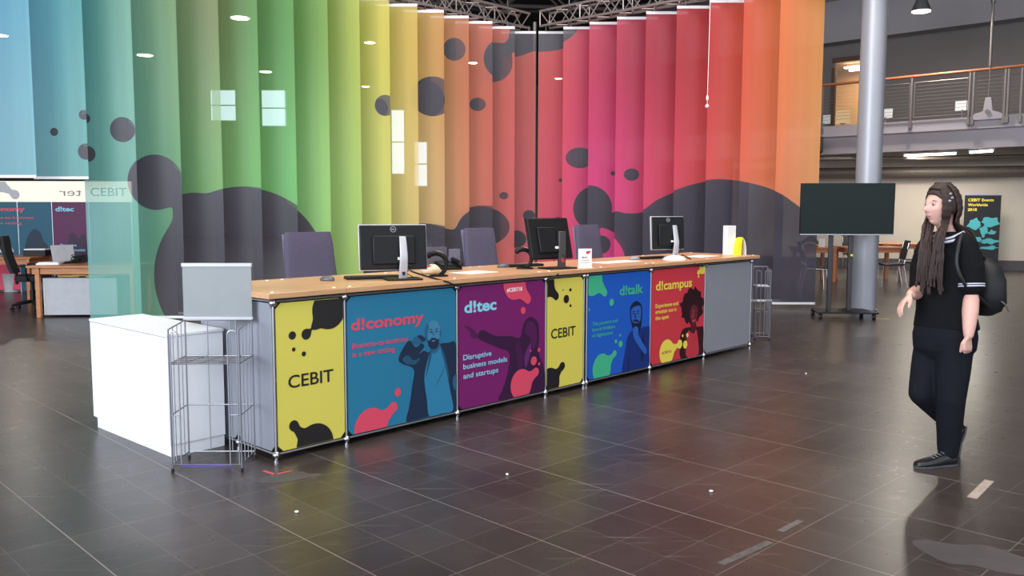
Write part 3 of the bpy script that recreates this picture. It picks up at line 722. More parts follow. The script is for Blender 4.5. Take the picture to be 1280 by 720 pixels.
flat_print('portrait_beard', S([(1.232, .618), (1.25, .612), (1.268, .628), (1.30, .628), (1.33, .612), (1.344, .62), (1.335, .575), (1.308, .548), (1.268, .552), (1.24, .58)], s0), TNAVY, p, y=-.0066)
flat_print('portrait_mouth', S([(1.268, .608), (1.285, .612), (1.305, .607), (1.286, .600)], s0), TLIGHT, p, y=-.0070)
for ex in (1.252, 1.305): flat_print('portrait_eye', S([(ex, .672), (ex+.012, .677), (ex+.026, .672), (ex+.012, .666)], s0), TNAVY, p, y=-.0066); flat_print('portrait_brow', S([(ex-.004, .686), (ex+.012, .694), (ex+.032, .689), (ex+.012, .687)], s0), TNAVY, p, y=-.0066)
flat_print('portrait_nose', S([(1.278, .672), (1.286, .645), (1.296, .640), (1.288, .672)], s0), TSHADE, p, y=-.0066)
flat_print('portrait_lapel', S([(1.255, .535), (1.235, .46), (1.215, .36), (1.235, .40), (1.262, .48), (1.272, .53)], s0), TMID, p, y=-.0058)
flat_print('portrait_lapel', S([(1.356, .56), (1.392, .50), (1.43, .38), (1.44, .30), (1.425, .33), (1.395, .43), (1.362, .53)], s0), TMID, p, y=-.0058)
flat_print('portrait_shirt_fold', S([(1.40, .42), (1.36, .34), (1.30, .27), (1.33, .31), (1.37, .37)], s0), TMID, p, y=-.0058)
flat_print('portrait_pocket_hand', S([(1.475, .30), (1.507, .33), (1.507, .22), (1.48, .24)], s0), TSHADE, p, y=-.0058)
flat_print('portrait_hand', S([(1.09, .625), (1.12, .655), (1.16, .662), (1.19, .652), (1.20, .62), (1.17, .60), (1.12, .60)], s0), TSHADE, p, y=-.0066)
flat_print('portrait_phone', S([(1.14, .652), (1.165, .66), (1.21, .63), (1.19, .612)], s0), TNAVY, p, y=-.0071)
text_mesh('title_lettering', 'd!conomy', CORAL, p, .57-s0, .752, .628, .078, bold=.028, y=-.0048)
text_mesh('small_lettering', 'Business-to-business', CORAL, p, .576-s0, .632, .476, .036, bold=.01, y=-.0048)
text_mesh('small_lettering', 'in a new setting', CORAL, p, .576-s0, .575, .36, .036, bold=.01, y=-.0048)
blob_print('coral_drop', Cc([(.722, .075, .138), (.917, .187, .036), (.86, .14, .018, .07)], s0), CORAL, p, rc, y=-.0042, k=.09)
blob_print('coral_dot', [(.957-s0, .284, .029)], CORAL, p, rc, y=-.0042, h=.005)
# 3: plum unit
s0 = posts_s[2]; t, p, rc = module(s0, posts_s[3], PLUM, 'plum purple counter unit with light blue title and shadowy figure', both_posts=False)
flat_print('portrait_figure', S([(1.784, .635), (1.93, .575), (2.10, .555), (2.205, .53), (2.235, .60), (2.26, .65), (2.32, .685), (2.38, .668), (2.43, .617), (2.44, .50), (2.43, .39), (2.505, .24), (2.505, .07), (2.25, .064), (1.975, .066), (2.0, .13), (2.04, .20), (2.08, .32), (2.08, .43), (1.98, .47), (1.892, .508), (1.80, .545), (1.736, .587)], s0), PDARK, p, y=-.0042)
flat_print('portrait_hand', S([(1.736, .60), (1.70, .64), (1.62, .685), (1.60, .675), (1.66, .63), (1.66, .60), (1.72, .575)], s0), PDEEP, p, y=-.0042)
flat_print('portrait_hair_sheen', S([(2.28, .63), (2.34, .65), (2.40, .60), (2.41, .48), (2.36, .42), (2.33, .52), (2.27, .56)], s0), PDEEP, p, y=-.0048)
flat_print('portrait_coat_fold', S([(2.20, .50), (2.24, .40), (2.23, .28), (2.20, .26), (2.17, .38), (2.16, .48)], s0), INK('print_plum_fold', (70, 22, 72)), p, y=-.0048)
flat_print('portrait_lapel', S([(2.30, .44), (2.34, .47), (2.33, .38), (2.28, .28), (2.26, .36)], s0), INK('print_plum_shirt', (104, 40, 108)), p, y=-.0048)
text_mesh('title_lettering', 'd!tec', SKYT, p, 1.596-s0, .78, .342, .088, bold=.03, y=-.0048)
for k, (sx, wd_, z) in enumerate((('Disruptive', .30, .428), ('business models', .475, .36), ('and startups', .375, .288))):
    text_mesh('small_lettering', sx, SKYT, p, 1.582-s0, z, wd_, .041, bold=.012, y=-.0062)
blob_print('coral_drop', Cc([(2.145, .965, .128), (2.298, .832, .038), (2.25, .875, .02, .07)], s0), CORAL, p, rc, y=-.0054, k=.09)
blob_print('coral_dot', [(2.244-s0, .745, .028)], CORAL, p, rc, y=-.0054, h=.005)
text_mesh('small_lettering', '#CEBIT18', WTXT, p, 2.055-s0, .905, .175, .03, bold=.03, y=-.0062)
blob_print('coral_drop', Cc([(2.225, .15, .125), (2.40, .228, .036), (2.345, .20, .015, .06)], s0), CORAL, p, rc, y=-.0054, k=.08)
for x, z, r in ((2.374, .323, .036), (2.437, .405, .017), (2.44, .29, .013), (2.335, .41, .009)): blob_print('coral_dot', [(x-s0, z, r)], CORAL, p, rc, y=-.0054, h=.004)
# 4: second yellow unit (closing unit of the first run)
s0 = posts_s[3]; t, p, rc = module(s0, posts_s[4], YEL, 'yellow counter unit in the middle of the row, between purple and blue', both_posts=True)
blob_print('black_drop', Cc([(2.51, .94, .118), (2.652, .83, .034), (2.6, .87, .012, .06)], s0), BLK, p, rc, y=-.0042, k=.08)
for x, z, r in ((2.785, .795, .036), (2.838, .87, .015), (2.842, .735, .013), (2.741, .875, .007)): blob_print('black_dot', [(x-s0, z, r)], BLK, p, rc, y=-.0042, h=.004)
text_mesh('lettering', 'CEBIT', BLK, p, 2.59-s0, .478, .322, .084, bold=.012, y=-.0042)
blob_print('black_drop', Cc([(2.575, .11, .128), (2.738, .232, .035), (2.69, .19, .014, .05)], s0), BLK, p, rc, y=-.0042, k=.08)
# 5: blue unit
s0 = posts_s[5]; t, p, rc = module(s0, posts_s[6], BLUE, 'blue counter unit with green title and print of a pensive bearded man', both_posts=False)
flat_print('portrait_shirt', S([(3.757, .43), (3.70, .40), (3.668, .35), (3.64, .24), (3.61, .14), (3.60, .064), (3.70, .062), (3.85, .062), (4.03, .062), (4.034, .25), (4.034, .43), (3.96, .445), (3.90, .44), (3.83, .41)], s0), BDARK, p, y=-.0042)
flat_print('portrait_fold', S([(3.93, .40), (3.95, .28), (3.93, .16), (3.90, .12), (3.91, .26)], s0), BNAVY, p, y=-.0048)
flat_print('portrait_fold', S([(3.69, .06), (3.70, .17), (3.73, .26), (3.71, .17), (3.71, .07)], s0), BNAVY, p, y=-.0048)
flat_print('portrait_head', S([(3.72, .66), (3.712, .585), (3.735, .50), (3.78, .42), (3.85, .40), (3.895, .46), (3.905, .56), (3.90, .64), (3.86, .685), (3.79, .70)], s0), BNAVY, p, y=-.0052)
flat_print('portrait_face', S([(3.732, .625), (3.730, .56), (3.752, .51), (3.80, .495), (3.862, .50), (3.885, .56), (3.882, .63), (3.85, .655), (3.78, .65)], s0), BMID, p, y=-.0058)
flat_print('portrait_moustache', S([(3.752, .522), (3.79, .532), (3.835, .522), (3.86, .50), (3.80, .508)], s0), BNAVY, p, y=-.0063)
for ex in (3.75, 3.82): flat_print('portrait_eye', S([(ex, .584), (ex+.015, .59), (ex+.034, .584), (ex+.015, .578)], s0), BNAVY, p, y=-.0063); flat_print('portrait_brow', S([(ex-.006, .598), (ex+.015, .61), (ex+.042, .604), (ex+.015, .60)], s0), BNAVY, p, y=-.0063)
flat_print('portrait_nose', S([(3.788, .585), (3.782, .55), (3.80, .54), (3.802, .58)], s0), BDARK, p, y=-.0063)
flat_print('portrait_hand', S([(3.76, .44), (3.80, .465), (3.845, .44), (3.845, .39), (3.90, .32), (3.99, .22), (3.96, .185), (3.86, .27), (3.79, .34), (3.765, .38)], s0), BMID, p, y=-.0066)
text_mesh('title_lettering', 'd!talk', GREEN, p, 3.545-s0, .772, .37, .088, bold=.02, y=-.0048)
for sx, wd_, z in (('The pioneers and', .37, .532), ('lateral thinkers', .333, .482), ('of digitization', .298, .43)):
    text_mesh('small_lettering', sx, GREEN, p, 3.146-s0, z, wd_, .034, bold=.006, y=-.0048)
blob_print('green_drop', Cc([(3.14, .935, .14), (3.322, .812, .034), (3.27, .86, .02, .07)], s0), GREEN, p, rc, y=-.0042, k=.1)
blob_print('green_drop', Cc([(3.291, .135, .135), (3.48, .248, .03), (3.42, .21, .014, .06)], s0), GREEN, p, rc, y=-.0042, k=.09)
for x, z, r in ((3.425, .718, .032), (3.57, .325, .03), (3.498, .357, .018), (3.562, .407, .012), (3.10, .68, .012)): blob_print('green_dot', [(x-s0, z, r)], GREEN, p, rc, y=-.0042, h=.004)
# 6: red unit
s0 = posts_s[6]; t, p, rc = module(s0, posts_s[7], RED, 'red counter unit with lemon title and print of a woman with big curly hair', both_posts=False)
flat_print('portrait_jacket', S([(4.60, .064), (4.575, .20), (4.585, .30), (4.65, .36), (4.80, .36), (4.95, .35), (5.025, .33), (5.028, .15), (5.022, .064), (4.80, .062)], s0), RDARK, p, y=-.0042)
flat_print('portrait_top', S([(4.71, .066), (4.70, .22), (4.73, .33), (4.80, .30), (4.88, .33), (4.92, .22), (4.93, .066)], s0), INK('print_red_top', (196, 56, 72)), p, y=-.0048)
hr = [(4.80+ (.215+.018*math.sin(9*a)+.012*math.cos(17*a))*math.cos(a), .575 + (.185+.016*math.sin(11*a)+.01*math.cos(19*a))*math.sin(a)) for a in [2*PI*i/60 for i in range(60)]]
hr = [(min(x, 5.027), z) for x, z in hr]
flat_print('portrait_hair', S(hr, s0), INK('print_hair', (44, 16, 26)), p, y=-.0054, n=1)
flat_print('portrait_face', S([(4.77, .56), (4.757, .49), (4.775, .42), (4.82, .365), (4.87, .40), (4.90, .47), (4.895, .55), (4.835, .585)], s0), INK('print_face_maroon', (104, 34, 46)), p, y=-.006)
flat_print('portrait_neck', S([(4.79, .40), (4.785, .32), (4.83, .29), (4.875, .33), (4.87, .40)], s0), INK('print_neck_maroon', (84, 26, 38)), p, y=-.0057)
[flat_print('portrait_eye', S([(ex, .503), (ex+.016, .51), (ex+.034, .503), (ex+.016, .496)], s0), RDARK, p, y=-.0065) for ex in (4.775, 4.847)]
flat_print('portrait_face_light', S([(4.79, .47), (4.80, .44), (4.825, .46), (4.835, .50), (4.83, .53), (4.81, .54)], s0), INK('print_face_light', (150, 52, 62)), p, y=-.0063)
flat_print('portrait_lips', S([(4.795, .425), (4.83, .435), (4.87, .427), (4.83, .408)], s0), INK('print_lips', (190, 70, 84)), p, y=-.0065)
text_mesh('title_lettering', 'd!campus', LEMON, p, 4.128-s0, .776, .65, .09, bold=.02, y=-.0066)
for sx, wd_, z in (('Experience and', .40, .607), ('emotion out in', .368, .551), ('the open', .235, .49)):
    text_mesh('small_lettering', sx, LEMON, p, 4.129-s0, z, wd_, .04, bold=.014, y=-.0062)
blob_print('lemon_drop', Cc([(4.338, .155, .128), (4.572, .21, .045), (4.48, .19, .014, .07)], s0), LEMON, p, rc, y=-.0066, k=.09)
for x, z, r in ((4.675, .195, .04), (4.711, .287, .022), (4.623, .289, .015), (4.90, .91, .025), (4.903, .868, .014)): blob_print('lemon_dot', [(x-s0, z, r)], LEMON, p, rc, y=-.0066, h=.004)
blob_print('lemon_drop', Cc([(5.0, .955, .06), (4.955, .93, .03)], s0), LEMON, p, rc, y=-.0054, k=.05)
text_mesh('small_lettering', '#CEBIT18', RMID, p, 4.25-s0, .145, .165, .028, bold=.01, y=-.0072)
# 7: grey unit
s0 = posts_s[7]; t, p, rc = module(s0, posts_s[8], GREYPANEL, 'plain grey counter unit at the far right end of the row', end=posts_s[8]-s0, both_posts=True)
# worktops
WT = 1.005
cuts = [-.05, .522, 2.525, 4.055, 6.17]
wl_ = ['at the near left end above the yellow unit', 'in front of the nearest monitor above teal and purple units', 'in the middle above yellow and blue units', 'at the far right end above red and grey units']
for i in range(4):
    a, b = cuts[i]+.001, cuts[i+1]-.001; t = thing('worktop', 'beech worktop board %s' % wl_[i], 'worktop', tuple(cpt(a, 0, WT)), UA, 'worktop boards on the counter')
    MB().span((0, -.035, 0), (b-a, DEP+.02, .035)).build('board', COUNTERWOOD, t, bevel=.004, seg=3)
    for x in ([.06, b-a-.06] if b-a < 1 else [.06, (b-a)/2, b-a-.06]):
        for y in (.02, DEP-.06): MB().lathe([(.012, .035), (.012, .038), (.006, .040)], (x, y, 0), 12).build('screw_cap', WHITEP, t)
TOP = WT + .035
def on(px, py): return atz(px, py, TOP)

# ------------------------------------------------------------------ white cabinet at the near left
t = thing('white_cabinet', 'white laminate cabinet with a plinth at the left end of the counter', 'cabinet', (-2.12, 5.235, 0), 0)
cu_, cv_ = Vector((.30, .33, 0)).normalized(), Vector((-.80, .81, 0)).normalized()
t.rotation_euler = (0, 0, math.atan2(cu_.y, cu_.x)); W_, L_ = .375, 1.14
MB().span((.012, .012, 0), (W_-.0, L_-.03, .075)).build('plinth', WHITEL, t, bevel=.002)
MB().span((0.018, 0, .078), (W_, L_, .755)).build('carcass', WHITEL, t, bevel=.002)
MB().span((0, -.003, .078), (.016, L_/2-.0015, .752)).build('door', WHITEL, t, bevel=.002)
MB().span((0, L_/2+.0015, .078), (.016, L_+.003, .752)).build('door', WHITEL, t, bevel=.002)
MB().span((-.004, -.006, .757), (W_+.004, L_+.006, .775)).build('top_board', WHITEL, t, bevel=.002)

# ------------------------------------------------------------------ wire brochure racks
def rack(name, label, loc, rz, w, d, H, sign=True, rods=(5, 4)):
    t = thing(name, label, 'rack', loc, rz, 'wire brochure racks')
    r = .0042
    zt, z1, z2, zb = H, H-.22, .34, .045
    for x in (0, w):
        for y in (0, d):
            MB().tube([(x, y, .008), (x, y, zt if y else zt-.02)], r*1.2, 8).build('leg', WIRE, t)
            MB().lathe([(.009, 0), (.009, .02), (.006, .022)], (x, y, 0), 10).build('rubber_foot', RUBBER, t)
    m = MB()
    m.tube([(0, 0, zt-.02), (0, d, zt), (w, d, zt), (w, 0, zt-.02)], r, 8)
    for z in (z1, z2, zb): 
        if z == z2: m.tube([(.05, 0, z), (0, 0, z), (0, d, z), (w, d, z), (w, 0, z), (w-.06, 0, z)], r, 8)
        else: m.tube([(0, 0, z), (0, d, z), (w, d, z), (w, 0, z)], r, 8, closed=True)
    m.build('ring', WIRE, t)
    m = MB()
    for k in range(1, rods[1]):
        y = d*k/rods[1]
        for x in (0, w): m.tube([(x, y, zb), (x, y, zt-.01*(1-y/d))], r*.8, 6)
    for k in (1, 2): m.tube([(w*k/3, d, zb), (w*k/3, d, zt)], r*.8, 6)
    m.build('side_rod', WIRE, t)
    m = MB()
    for x0, x1 in ((.012, .055), (w-.065, w-.012)):
        xm = (x0+x1)/2; rr = (x1-x0)/2
        m.tube([(x0, -.004, zb), (x0, -.004, zt-.05)] + [(xm-rr*math.cos(a), -.004, zt-.05+rr*math.sin(a)) for a in [PI*i/8 for i in range(1, 8)]] + [(x1, -.004, zt-.05), (x1, -.004, zb)], r*.9, 6)
    m.build('front_hoop', WIRE, t)
    m = MB()
    for k in range(1, 7): m.tube([(0, d*k/7, z1), (w, d*k/7, z1)], r*.7, 6)
    for k in range(1, 4): m.tube([(w*k/4-.03, 0, z1), (w*k/4+.03, d, z1)], r*.7, 6)
    m.build('shelf_grid', WIRE, t)
    if sign:
        s = MB().box((w/2, d, zt+.175), (w+.01, .006, .31)).build('sign_panel', mat('translucent_grey_acrylic', (146, 150, 152), .25, noise=.02), t, smooth=0)
        MB().box((w/2, d, zt+.338), (w+.02, .018, .024)).build('top_channel', SILVER, s, bevel=.003)
        MB().box((w/2, d, zt+.012), (w+.02, .018, .02)).build('bottom_channel', SILVER, s, bevel=.003)
        MB().box((w/2, 0, zb-.006), (w*.72, .014, .004)).build('purple_strip', mat('purple_plastic', (96, 70, 210), .4), t)
    return t
a = atz(217, 592); rack('brochure_rack', 'empty chrome wire brochure rack with blank grey sign panel beside the white cabinet', (a.x, a.y, 0), R(1.5), .405, .28, .865)
a = atz(942, 423); rack('brochure_rack', 'empty wire brochure rack standing at the far right end of the counter', (a.x+.0, a.y-.05, 0), R(-8), .17, .30, .86, sign=False)

# ------------------------------------------------------------------ things on the counter
def monitor(px, py, rz, w, h, tilt, zc, kind, label, xo=-.06):
    P = on(px, py); t = thing('monitor', label, 'monitor', (P.x, P.y, TOP), rz)
    Mt = Matrix.Rotation(tilt, 3, 'X'); c = Vector((xo, .085, zc))
    body = SILVER if kind != 'flat' else BLACK
    q = MB().box(c + Mt @ Vector((0, .012, 0)), (w, .022, h), M=Mt); sc = q.build('screen_housing', body, t, bevel=.004)
    MB().box(c + Mt @ Vector((0, -.006, 0)), (w-.012, .016, h-.012), M=Mt).box(c + Mt @ Vector((0, -.022, -.02)), (w*.62, .03, h*.62), M=Mt).build('back_cover', BLACK, t, bevel=.02)
    MB().box(c + Mt @ Vector((0, .0245, .004)), (w-.03, .002, h-.045), M=Mt).build('screen', mat('screen_off', (12, 13, 16), .15, noise=0), sc)
    MB().box(c + Mt @ Vector((w*.08, -.038, -h*.25)), (.035, .002, .02), M=Mt).build('label_sticker', PAPER, t, smooth=0)
    if kind != 'flat':
        ring = MB().tube([c + Mt @ Vector((-.0 + .02*math.cos(a), -.015, h*.42 + .02*math.sin(a) - .01)) for a in [2*PI*i/20 for i in range(20)]], .0016, 6, closed=True).build('round_logo', SILVER, t)
        tx = text_mesh('logo_lettering', 'DELL', SILVER, t, -.013, 0, .026, .009, bold=.02)
        tx.matrix_local = Matrix.Translation(c + Mt @ Vector((0, -.0165, h*.42-.0145))) @ Mt.to_4x4()
    q = MB()
    if kind == 'flat':
        q.box((0.03, .03, zc*.5+.03), (.07, .03, zc+.06)); 
        nk = q.build('neck', mat('dark_grey_stand', (66, 62, 62), .4), t, bevel=.005)
        MB().tube([(.03, .013, zc*.28), (.03, .01, zc*.28)], .02, 16).build('cable_hole', mat('red_ring', (190, 50, 60), .4), nk)
        MB().box((0, .05, .007), (.28, .2, .012)).build('base', BLACK, t, bevel=.005)
    else:
        pr_ = [(.045, 0), (.02, .1), (.01, .18), (.03, .26), (.05, zc+.08)]
        rings = [((0, y, z), (.032 - .002*i, 0, 0), (0, .012, 0)) for i, (y, z) in enumerate(pr_)]
        q.loft([((r_[0][0], r_[0][1], r_[0][2]), r_[1], r_[2]) for r_ in rings], 20, pw=4); nk = q.build('neck', SILVER, t)
        MB().loft([((0, .03, .06), (.012, 0, 0), (0, 0, .028)), ((0, .018, .06), (.012, 0, 0), (0, 0, .028))], 14).build('cable_hole', RUBBER, nk)
        if kind == 'round': MB().lathe([(.12, 0), (.12, .008), (.09, .03), (.05, .045), (.03, .05)], (0, .05, 0), 32).build('base', WHITEP, t)
        else: MB().box((0, .06, .007), (.26, .19, .013)).build('base', BLACK, t, bevel=.006)
    q = MB(); q.tube(smooth_line([c + Vector((.03, -.03, -.1)), Vector((.05, .0, .10)), Vector((.03, .04, .05)), Vector((.08, .07, .018))], 5), .003, 6).tube(smooth_line([c + Vector((-.05, -.03, -.1)), Vector((-.06, .02, .12)), Vector((-.03, .06, .06))], 5), .0025, 6); q.build('lead', RUBBER, t)
    return t
monitor(505.5, 351, R(20), .495, .33, R(-6), .232, 'dell', 'nearest and largest black-backed monitor with silver stand, above the teal unit')
monitor(701, 336, R(34), .44, .36, R(-15), .26, 'flat', 'black-backed monitor on a dark flat stand, tilted back, above the purple unit')
monitor(846, 324, R(25), .40, .34, R(-4), .27, 'round', 'monitor with silver frame on a round white foot, above the red unit')
KEY = mat('keyboard_keys', (48, 46, 48), .5, noise=.2, nscale=90)
def keyboard(px, py, rz, label):
    P = on(px, py); t = thing('keyboard', label, 'keyboard', (P.x, P.y, TOP), rz, 'black keyboards')
    MB().box((0, 0, .009), (.40, .13, .016)).build('tray', BLACK, t, bevel=.004)
    k = MB()
    for r_ in range(5):
        for c_ in range(20): k.box((-.188+.0198*c_, -.05+.025*r_, .019), (.0165, .019, .006))
    k.build('keys', KEY, t, smooth=0)
keyboard(466, 349, R(24), 'black keyboard beside the foot of the nearest monitor')
keyboard(652, 333, R(35), 'black keyboard left of the tilted middle monitor')
keyboard(815, 322.5, R(40), 'black keyboard left of the furthest monitor')
def mouse(px, py, rz, m, label):
    P = on(px, py); t = thing('computer_mouse', label, 'mouse', (P.x, P.y, TOP), rz, 'computer mice')
    q = MB(); q.loft([((0, 0, .001), (.032, 0, 0), (0, .055, 0)), ((0, 0, .012), (.034, 0, 0), (0, .058, 0)), ((0, -.004, .026), (.028, 0, 0), (0, .047, 0)), ((0, -.008, .035), (.016, 0, 0), (0, .028, 0)), ((0, -.008, .037), (.004, 0, 0), (0, .008, 0))], 20)
    q.build('shell', m, t, smooth=80); MB().tube([(0, .032, .028), (0, .04, .024)], .004, 8).build('scroll_wheel', RUBBER, t)
GM = mat('grey_mouse_plastic', (96, 96, 102), .35)
mouse(409, 352, R(70), GM, 'grey computer mouse at the near left end of the counter')
mouse(629, 334.5, R(110), GM, 'grey computer mouse between second chair and tilted monitor')
mouse(793, 324, R(110), mat('silver_mouse', (150, 150, 156), .3), 'silver grey mouse between desk sign and furthest monitor')
def paper(px, py, rz, w, h, label):
    P = on(px, py); o = MB().box((0, 0, .002), (w, h, .003)).build('paper_sheet', PAPER, None, smooth=0); o.location = (P.x, P.y, TOP); o.rotation_euler = (0, 0, rz); tag(o, label, 'paper', 'loose white sheets on the counter')
paper(592, 341, UA+.05, .34, .24, 'white paper sheet on the counter in front of the second chair')
paper(770, 327, UA-.03, .55, .22, 'long white paper sheet right of the small desk sign')
paper(876, 319.5, UA+.1, .42, .24, 'white paper sheets beside the tall white box')
# gooseneck scanners
def scanner(px, py, rz, label, s=1.0, m=SILVER):
    P = on(px, py); t = thing('barcode_scanner', label, 'scanner', (P.x, P.y, TOP), rz, 'curved desk scanners')
    MB().loft([((0, 0, 0), (.075, 0, 0), (0, .05, 0)), ((0, 0, .01), (.072, 0, 0), (0, .048, 0)), ((0, 0, .016), (.05, 0, 0), (0, .03, 0))], 24).build('foot', BLACK, t)
    pts = smooth_line([(.01, 0, .01), (.05*s, 0, .05*s), (.06*s, 0, .11*s), (.035*s, 0, .155*s), (-.015*s, 0, .175*s), (-.065*s, 0, .165*s)], 6)
    n = len(pts); MB().tube(pts, [.014+.008*i/n for i in range(n)], 12, round_ends=True).build('arm', BLACK, t)
    MB().tube([q + Vector((.004, 0, .012)) for q in pts[n//3:]], [.006+.006*i/n for i in range(n-n//3)], 10, round_ends=True).build('silver_trim', m, t)
    MB().sphere((-.07*s, 0, .157*s), (.022, .026, .022)).build('scan_head', BLACK, t)
scanner(548, 346, R(5), 'black curved scanner stand with silver trim beside the nearest monitor', 1.0)
scanner(656, 336, R(12), 'black and white curved scanner stand left of the tilted middle monitor', .95, WHITEP)
# desk sign
P = on(731, 334.5); t = thing('desk_sign', 'small white upright desk sign with red blob and black text', 'sign', (P.x, P.y, TOP), R(18))
sg = MB().box((0, 0, .085), (.125, .004, .165)).build('card', PAPER, t, smooth=0)
MB().box((0, .0, .004), (.13, .05, .006)).build('foot', mat('clear_acrylic', (230, 232, 236), .1, noise=0), t)
blob_print('red_blob', [(.022, .133, .014), (.042, .14, .009)], RED, sg, (-.06, .06, 0, .17), y=-.0032, k=.012, h=.002)
text_mesh('lettering', 'BLAU', BLK, sg, -.028, .086, .05, .013, bold=.03, y=-.0032)
for k, w_ in enumerate((.08, .09)): text_mesh('small_lettering', ('für Aussteller', 'for exhibitors')[k], BLK, sg, -.04, .064-.02*k, w_, .009, y=-.0032)
# white box and yellow tape dispenser
P = on(911, 317.5); o = MB().box((0, 0, .165), (.13, .07, .33)).build('leaflet_box', WHITEP, None, bevel=.004); o.location = (P.x, P.y, TOP); o.rotation_euler = (0, 0, R(30)); tag(o, 'tall narrow white box standing near the right end of the counter', 'box')
P = on(924, 317.5); t = thing('curved_leaflet_holder', 'yellow and white arched holder next to the tall white box', 'holder', (P.x, P.y, TOP), R(25))
arc = [(-.055 + .0*i, 0) for i in range(1)]
def arch(x0, x1, H, th, m, nm):
    xm, rr = (x0+x1)/2, (x1-x0)/2; out = [(xm-rr*math.cos(a), H*math.sin(a)**.8) for a in [PI*i/16 for i in range(17)]]; inn = [(xm-(rr-th)*math.cos(a), (H-th)*max(math.sin(a), 0)**.8) for a in [PI*i/16 for i in range(17)]]
    return MB().slab(out + inn[::-1], lambda x, z, d: Vector((x, d-.04, z)), .08).build(nm, m, t, smooth=50)
arch(-.065, .065, .195, .008, WHITEP, 'white_arch')
q = MB().slab([(-.066, 0), (-.064, .08), (-.05, .15), (-.02, .196), (.01, .2), (-.005, .12), (-.012, 0)], lambda x, z, d: Vector((x, d-.044, z)), .07); q.build('yellow_face', mat('bright_yellow_card', (246, 236, 30), .5), t, smooth=0)
# cables drooping over the front of the worktop
def cable(pts, label, r=.006):
    P = []
    for px, py, w in pts:
        if w is None: P.append(on(px, py) + Vector((0, 0, r)))
        else:
            rr = ray(px, py); n = V3; k = ((CNT - V3*w - EYE).dot(n))/rr.dot(n); P.append(EYE + rr*k)
    o = MB().tube(smooth_line(P, 6), r, 8).build('power_cable', RUBBER); tag(o, label, 'cable', 'black cables hanging over the counter edge')
cable([(513, 340, None), (528, 345, None), (545, 350, None), (560, 353, .045), (569, 357.5, .045), (573, 358, .02)], 'black cable sagging from the nearest monitor to the teal unit corner')
cable([(701, 336, None), (697, 343, .045), (690, 346.5, .045), (683, 350, .02)], 'short black cable below the tilted middle monitor')
cable([(852, 318, None), (862, 323, None), (869, 329, .045), (877, 332, .045), (883, 329.5, .02)], 'black cable looping from the furthest monitor over the red unit')
# cluttered rear of the counter
P = on(560, 337); t = thing('desk_phone', 'black desk telephone behind the first scanner stand', 'telephone', (P.x, P.y, TOP), R(-150))
MB().slab([(-.09, 0), (.09, 0), (.09, .02), (-.09, .07)], lambda y, z, d: Vector((d-.09, y, z)), .18).build('body', BLACK, t, bevel=.005, smooth=0)
MB().tube([(-.075, -.08, .085), (-.075, .08, .055)], .018, 10, round_ends=True).sphere((-.075, -.085, .075), (.024, .028, .024)).sphere((-.075, .085, .045), (.024, .028, .024)).build('handset', BLACK, t)
MB().box((.03, .0, .05), (.09, .09, .004), M=Matrix.Rotation(R(-15), 3, 'X')).build('keypad', KEY, t)
P = on(568, 336); o = MB(); 
o.box((0, .0, .085), (.1, .004, .17)).box((0, .035, .05), (.1, .004, .1)).box((0, .0175, .003), (.1, .035, .005)); q = o.build('acrylic_leaflet_stand', mat('grey_acrylic', (120, 118, 134), .1, noise=0, alpha=.55), None, smooth=0); q.location = (P.x, P.y, TOP); q.rotation_euler = (0, 0, R(20)); tag(q, 'clear acrylic leaflet stand behind the black telephone', 'stand')
P = on(535, 343); random.seed(3); q = MB().sphere((0, 0, .03), (.085, .05, .034), 18, 11); q.v = [(x*(1+.25*math.sin(23*x+9*z)), y*(1+.3*math.sin(31*x+5*y)), max(0, z*(1+.3*math.sin(40*x+17*y)))) for x, y, z in q.v]
t = thing('crumpled_bag', 'crumpled cream paper bag with a red mark in front of the first scanner', 'bag', (P.x, P.y, TOP)); q.build('bag', mat('cream_paper', (226, 216, 190), .8), t, smooth=0); MB().sphere((.015, -.02, .062), (.02, .012, .01)).build('red_mark', RED, t)
P = on(541, 335); o = MB().box((0, 0, .09), (.2, .12, .18)).build('grey_document_box', mat('dark_grey_box', (74, 72, 82), .6)); o.location = (P.x+.02, P.y-.03, TOP); o.rotation_euler = (0, 0, R(8)); tag(o, 'dark grey box at the rear of the counter behind the scanner', 'box')
for k, (px, lab) in enumerate(((530, 'left of two small white cups behind the scanner stand'), (536, 'right of two small white cups behind the scanner stand'))):
    P = on(px, 334.5); q = MB().lathe([(.02, 0), (.028, .09), (.026, .09), (.018, .004)], n=16).build('white_cup', WHITEP); q.location = (P.x, P.y, TOP); tag(q, lab, 'cup', 'small white cups')

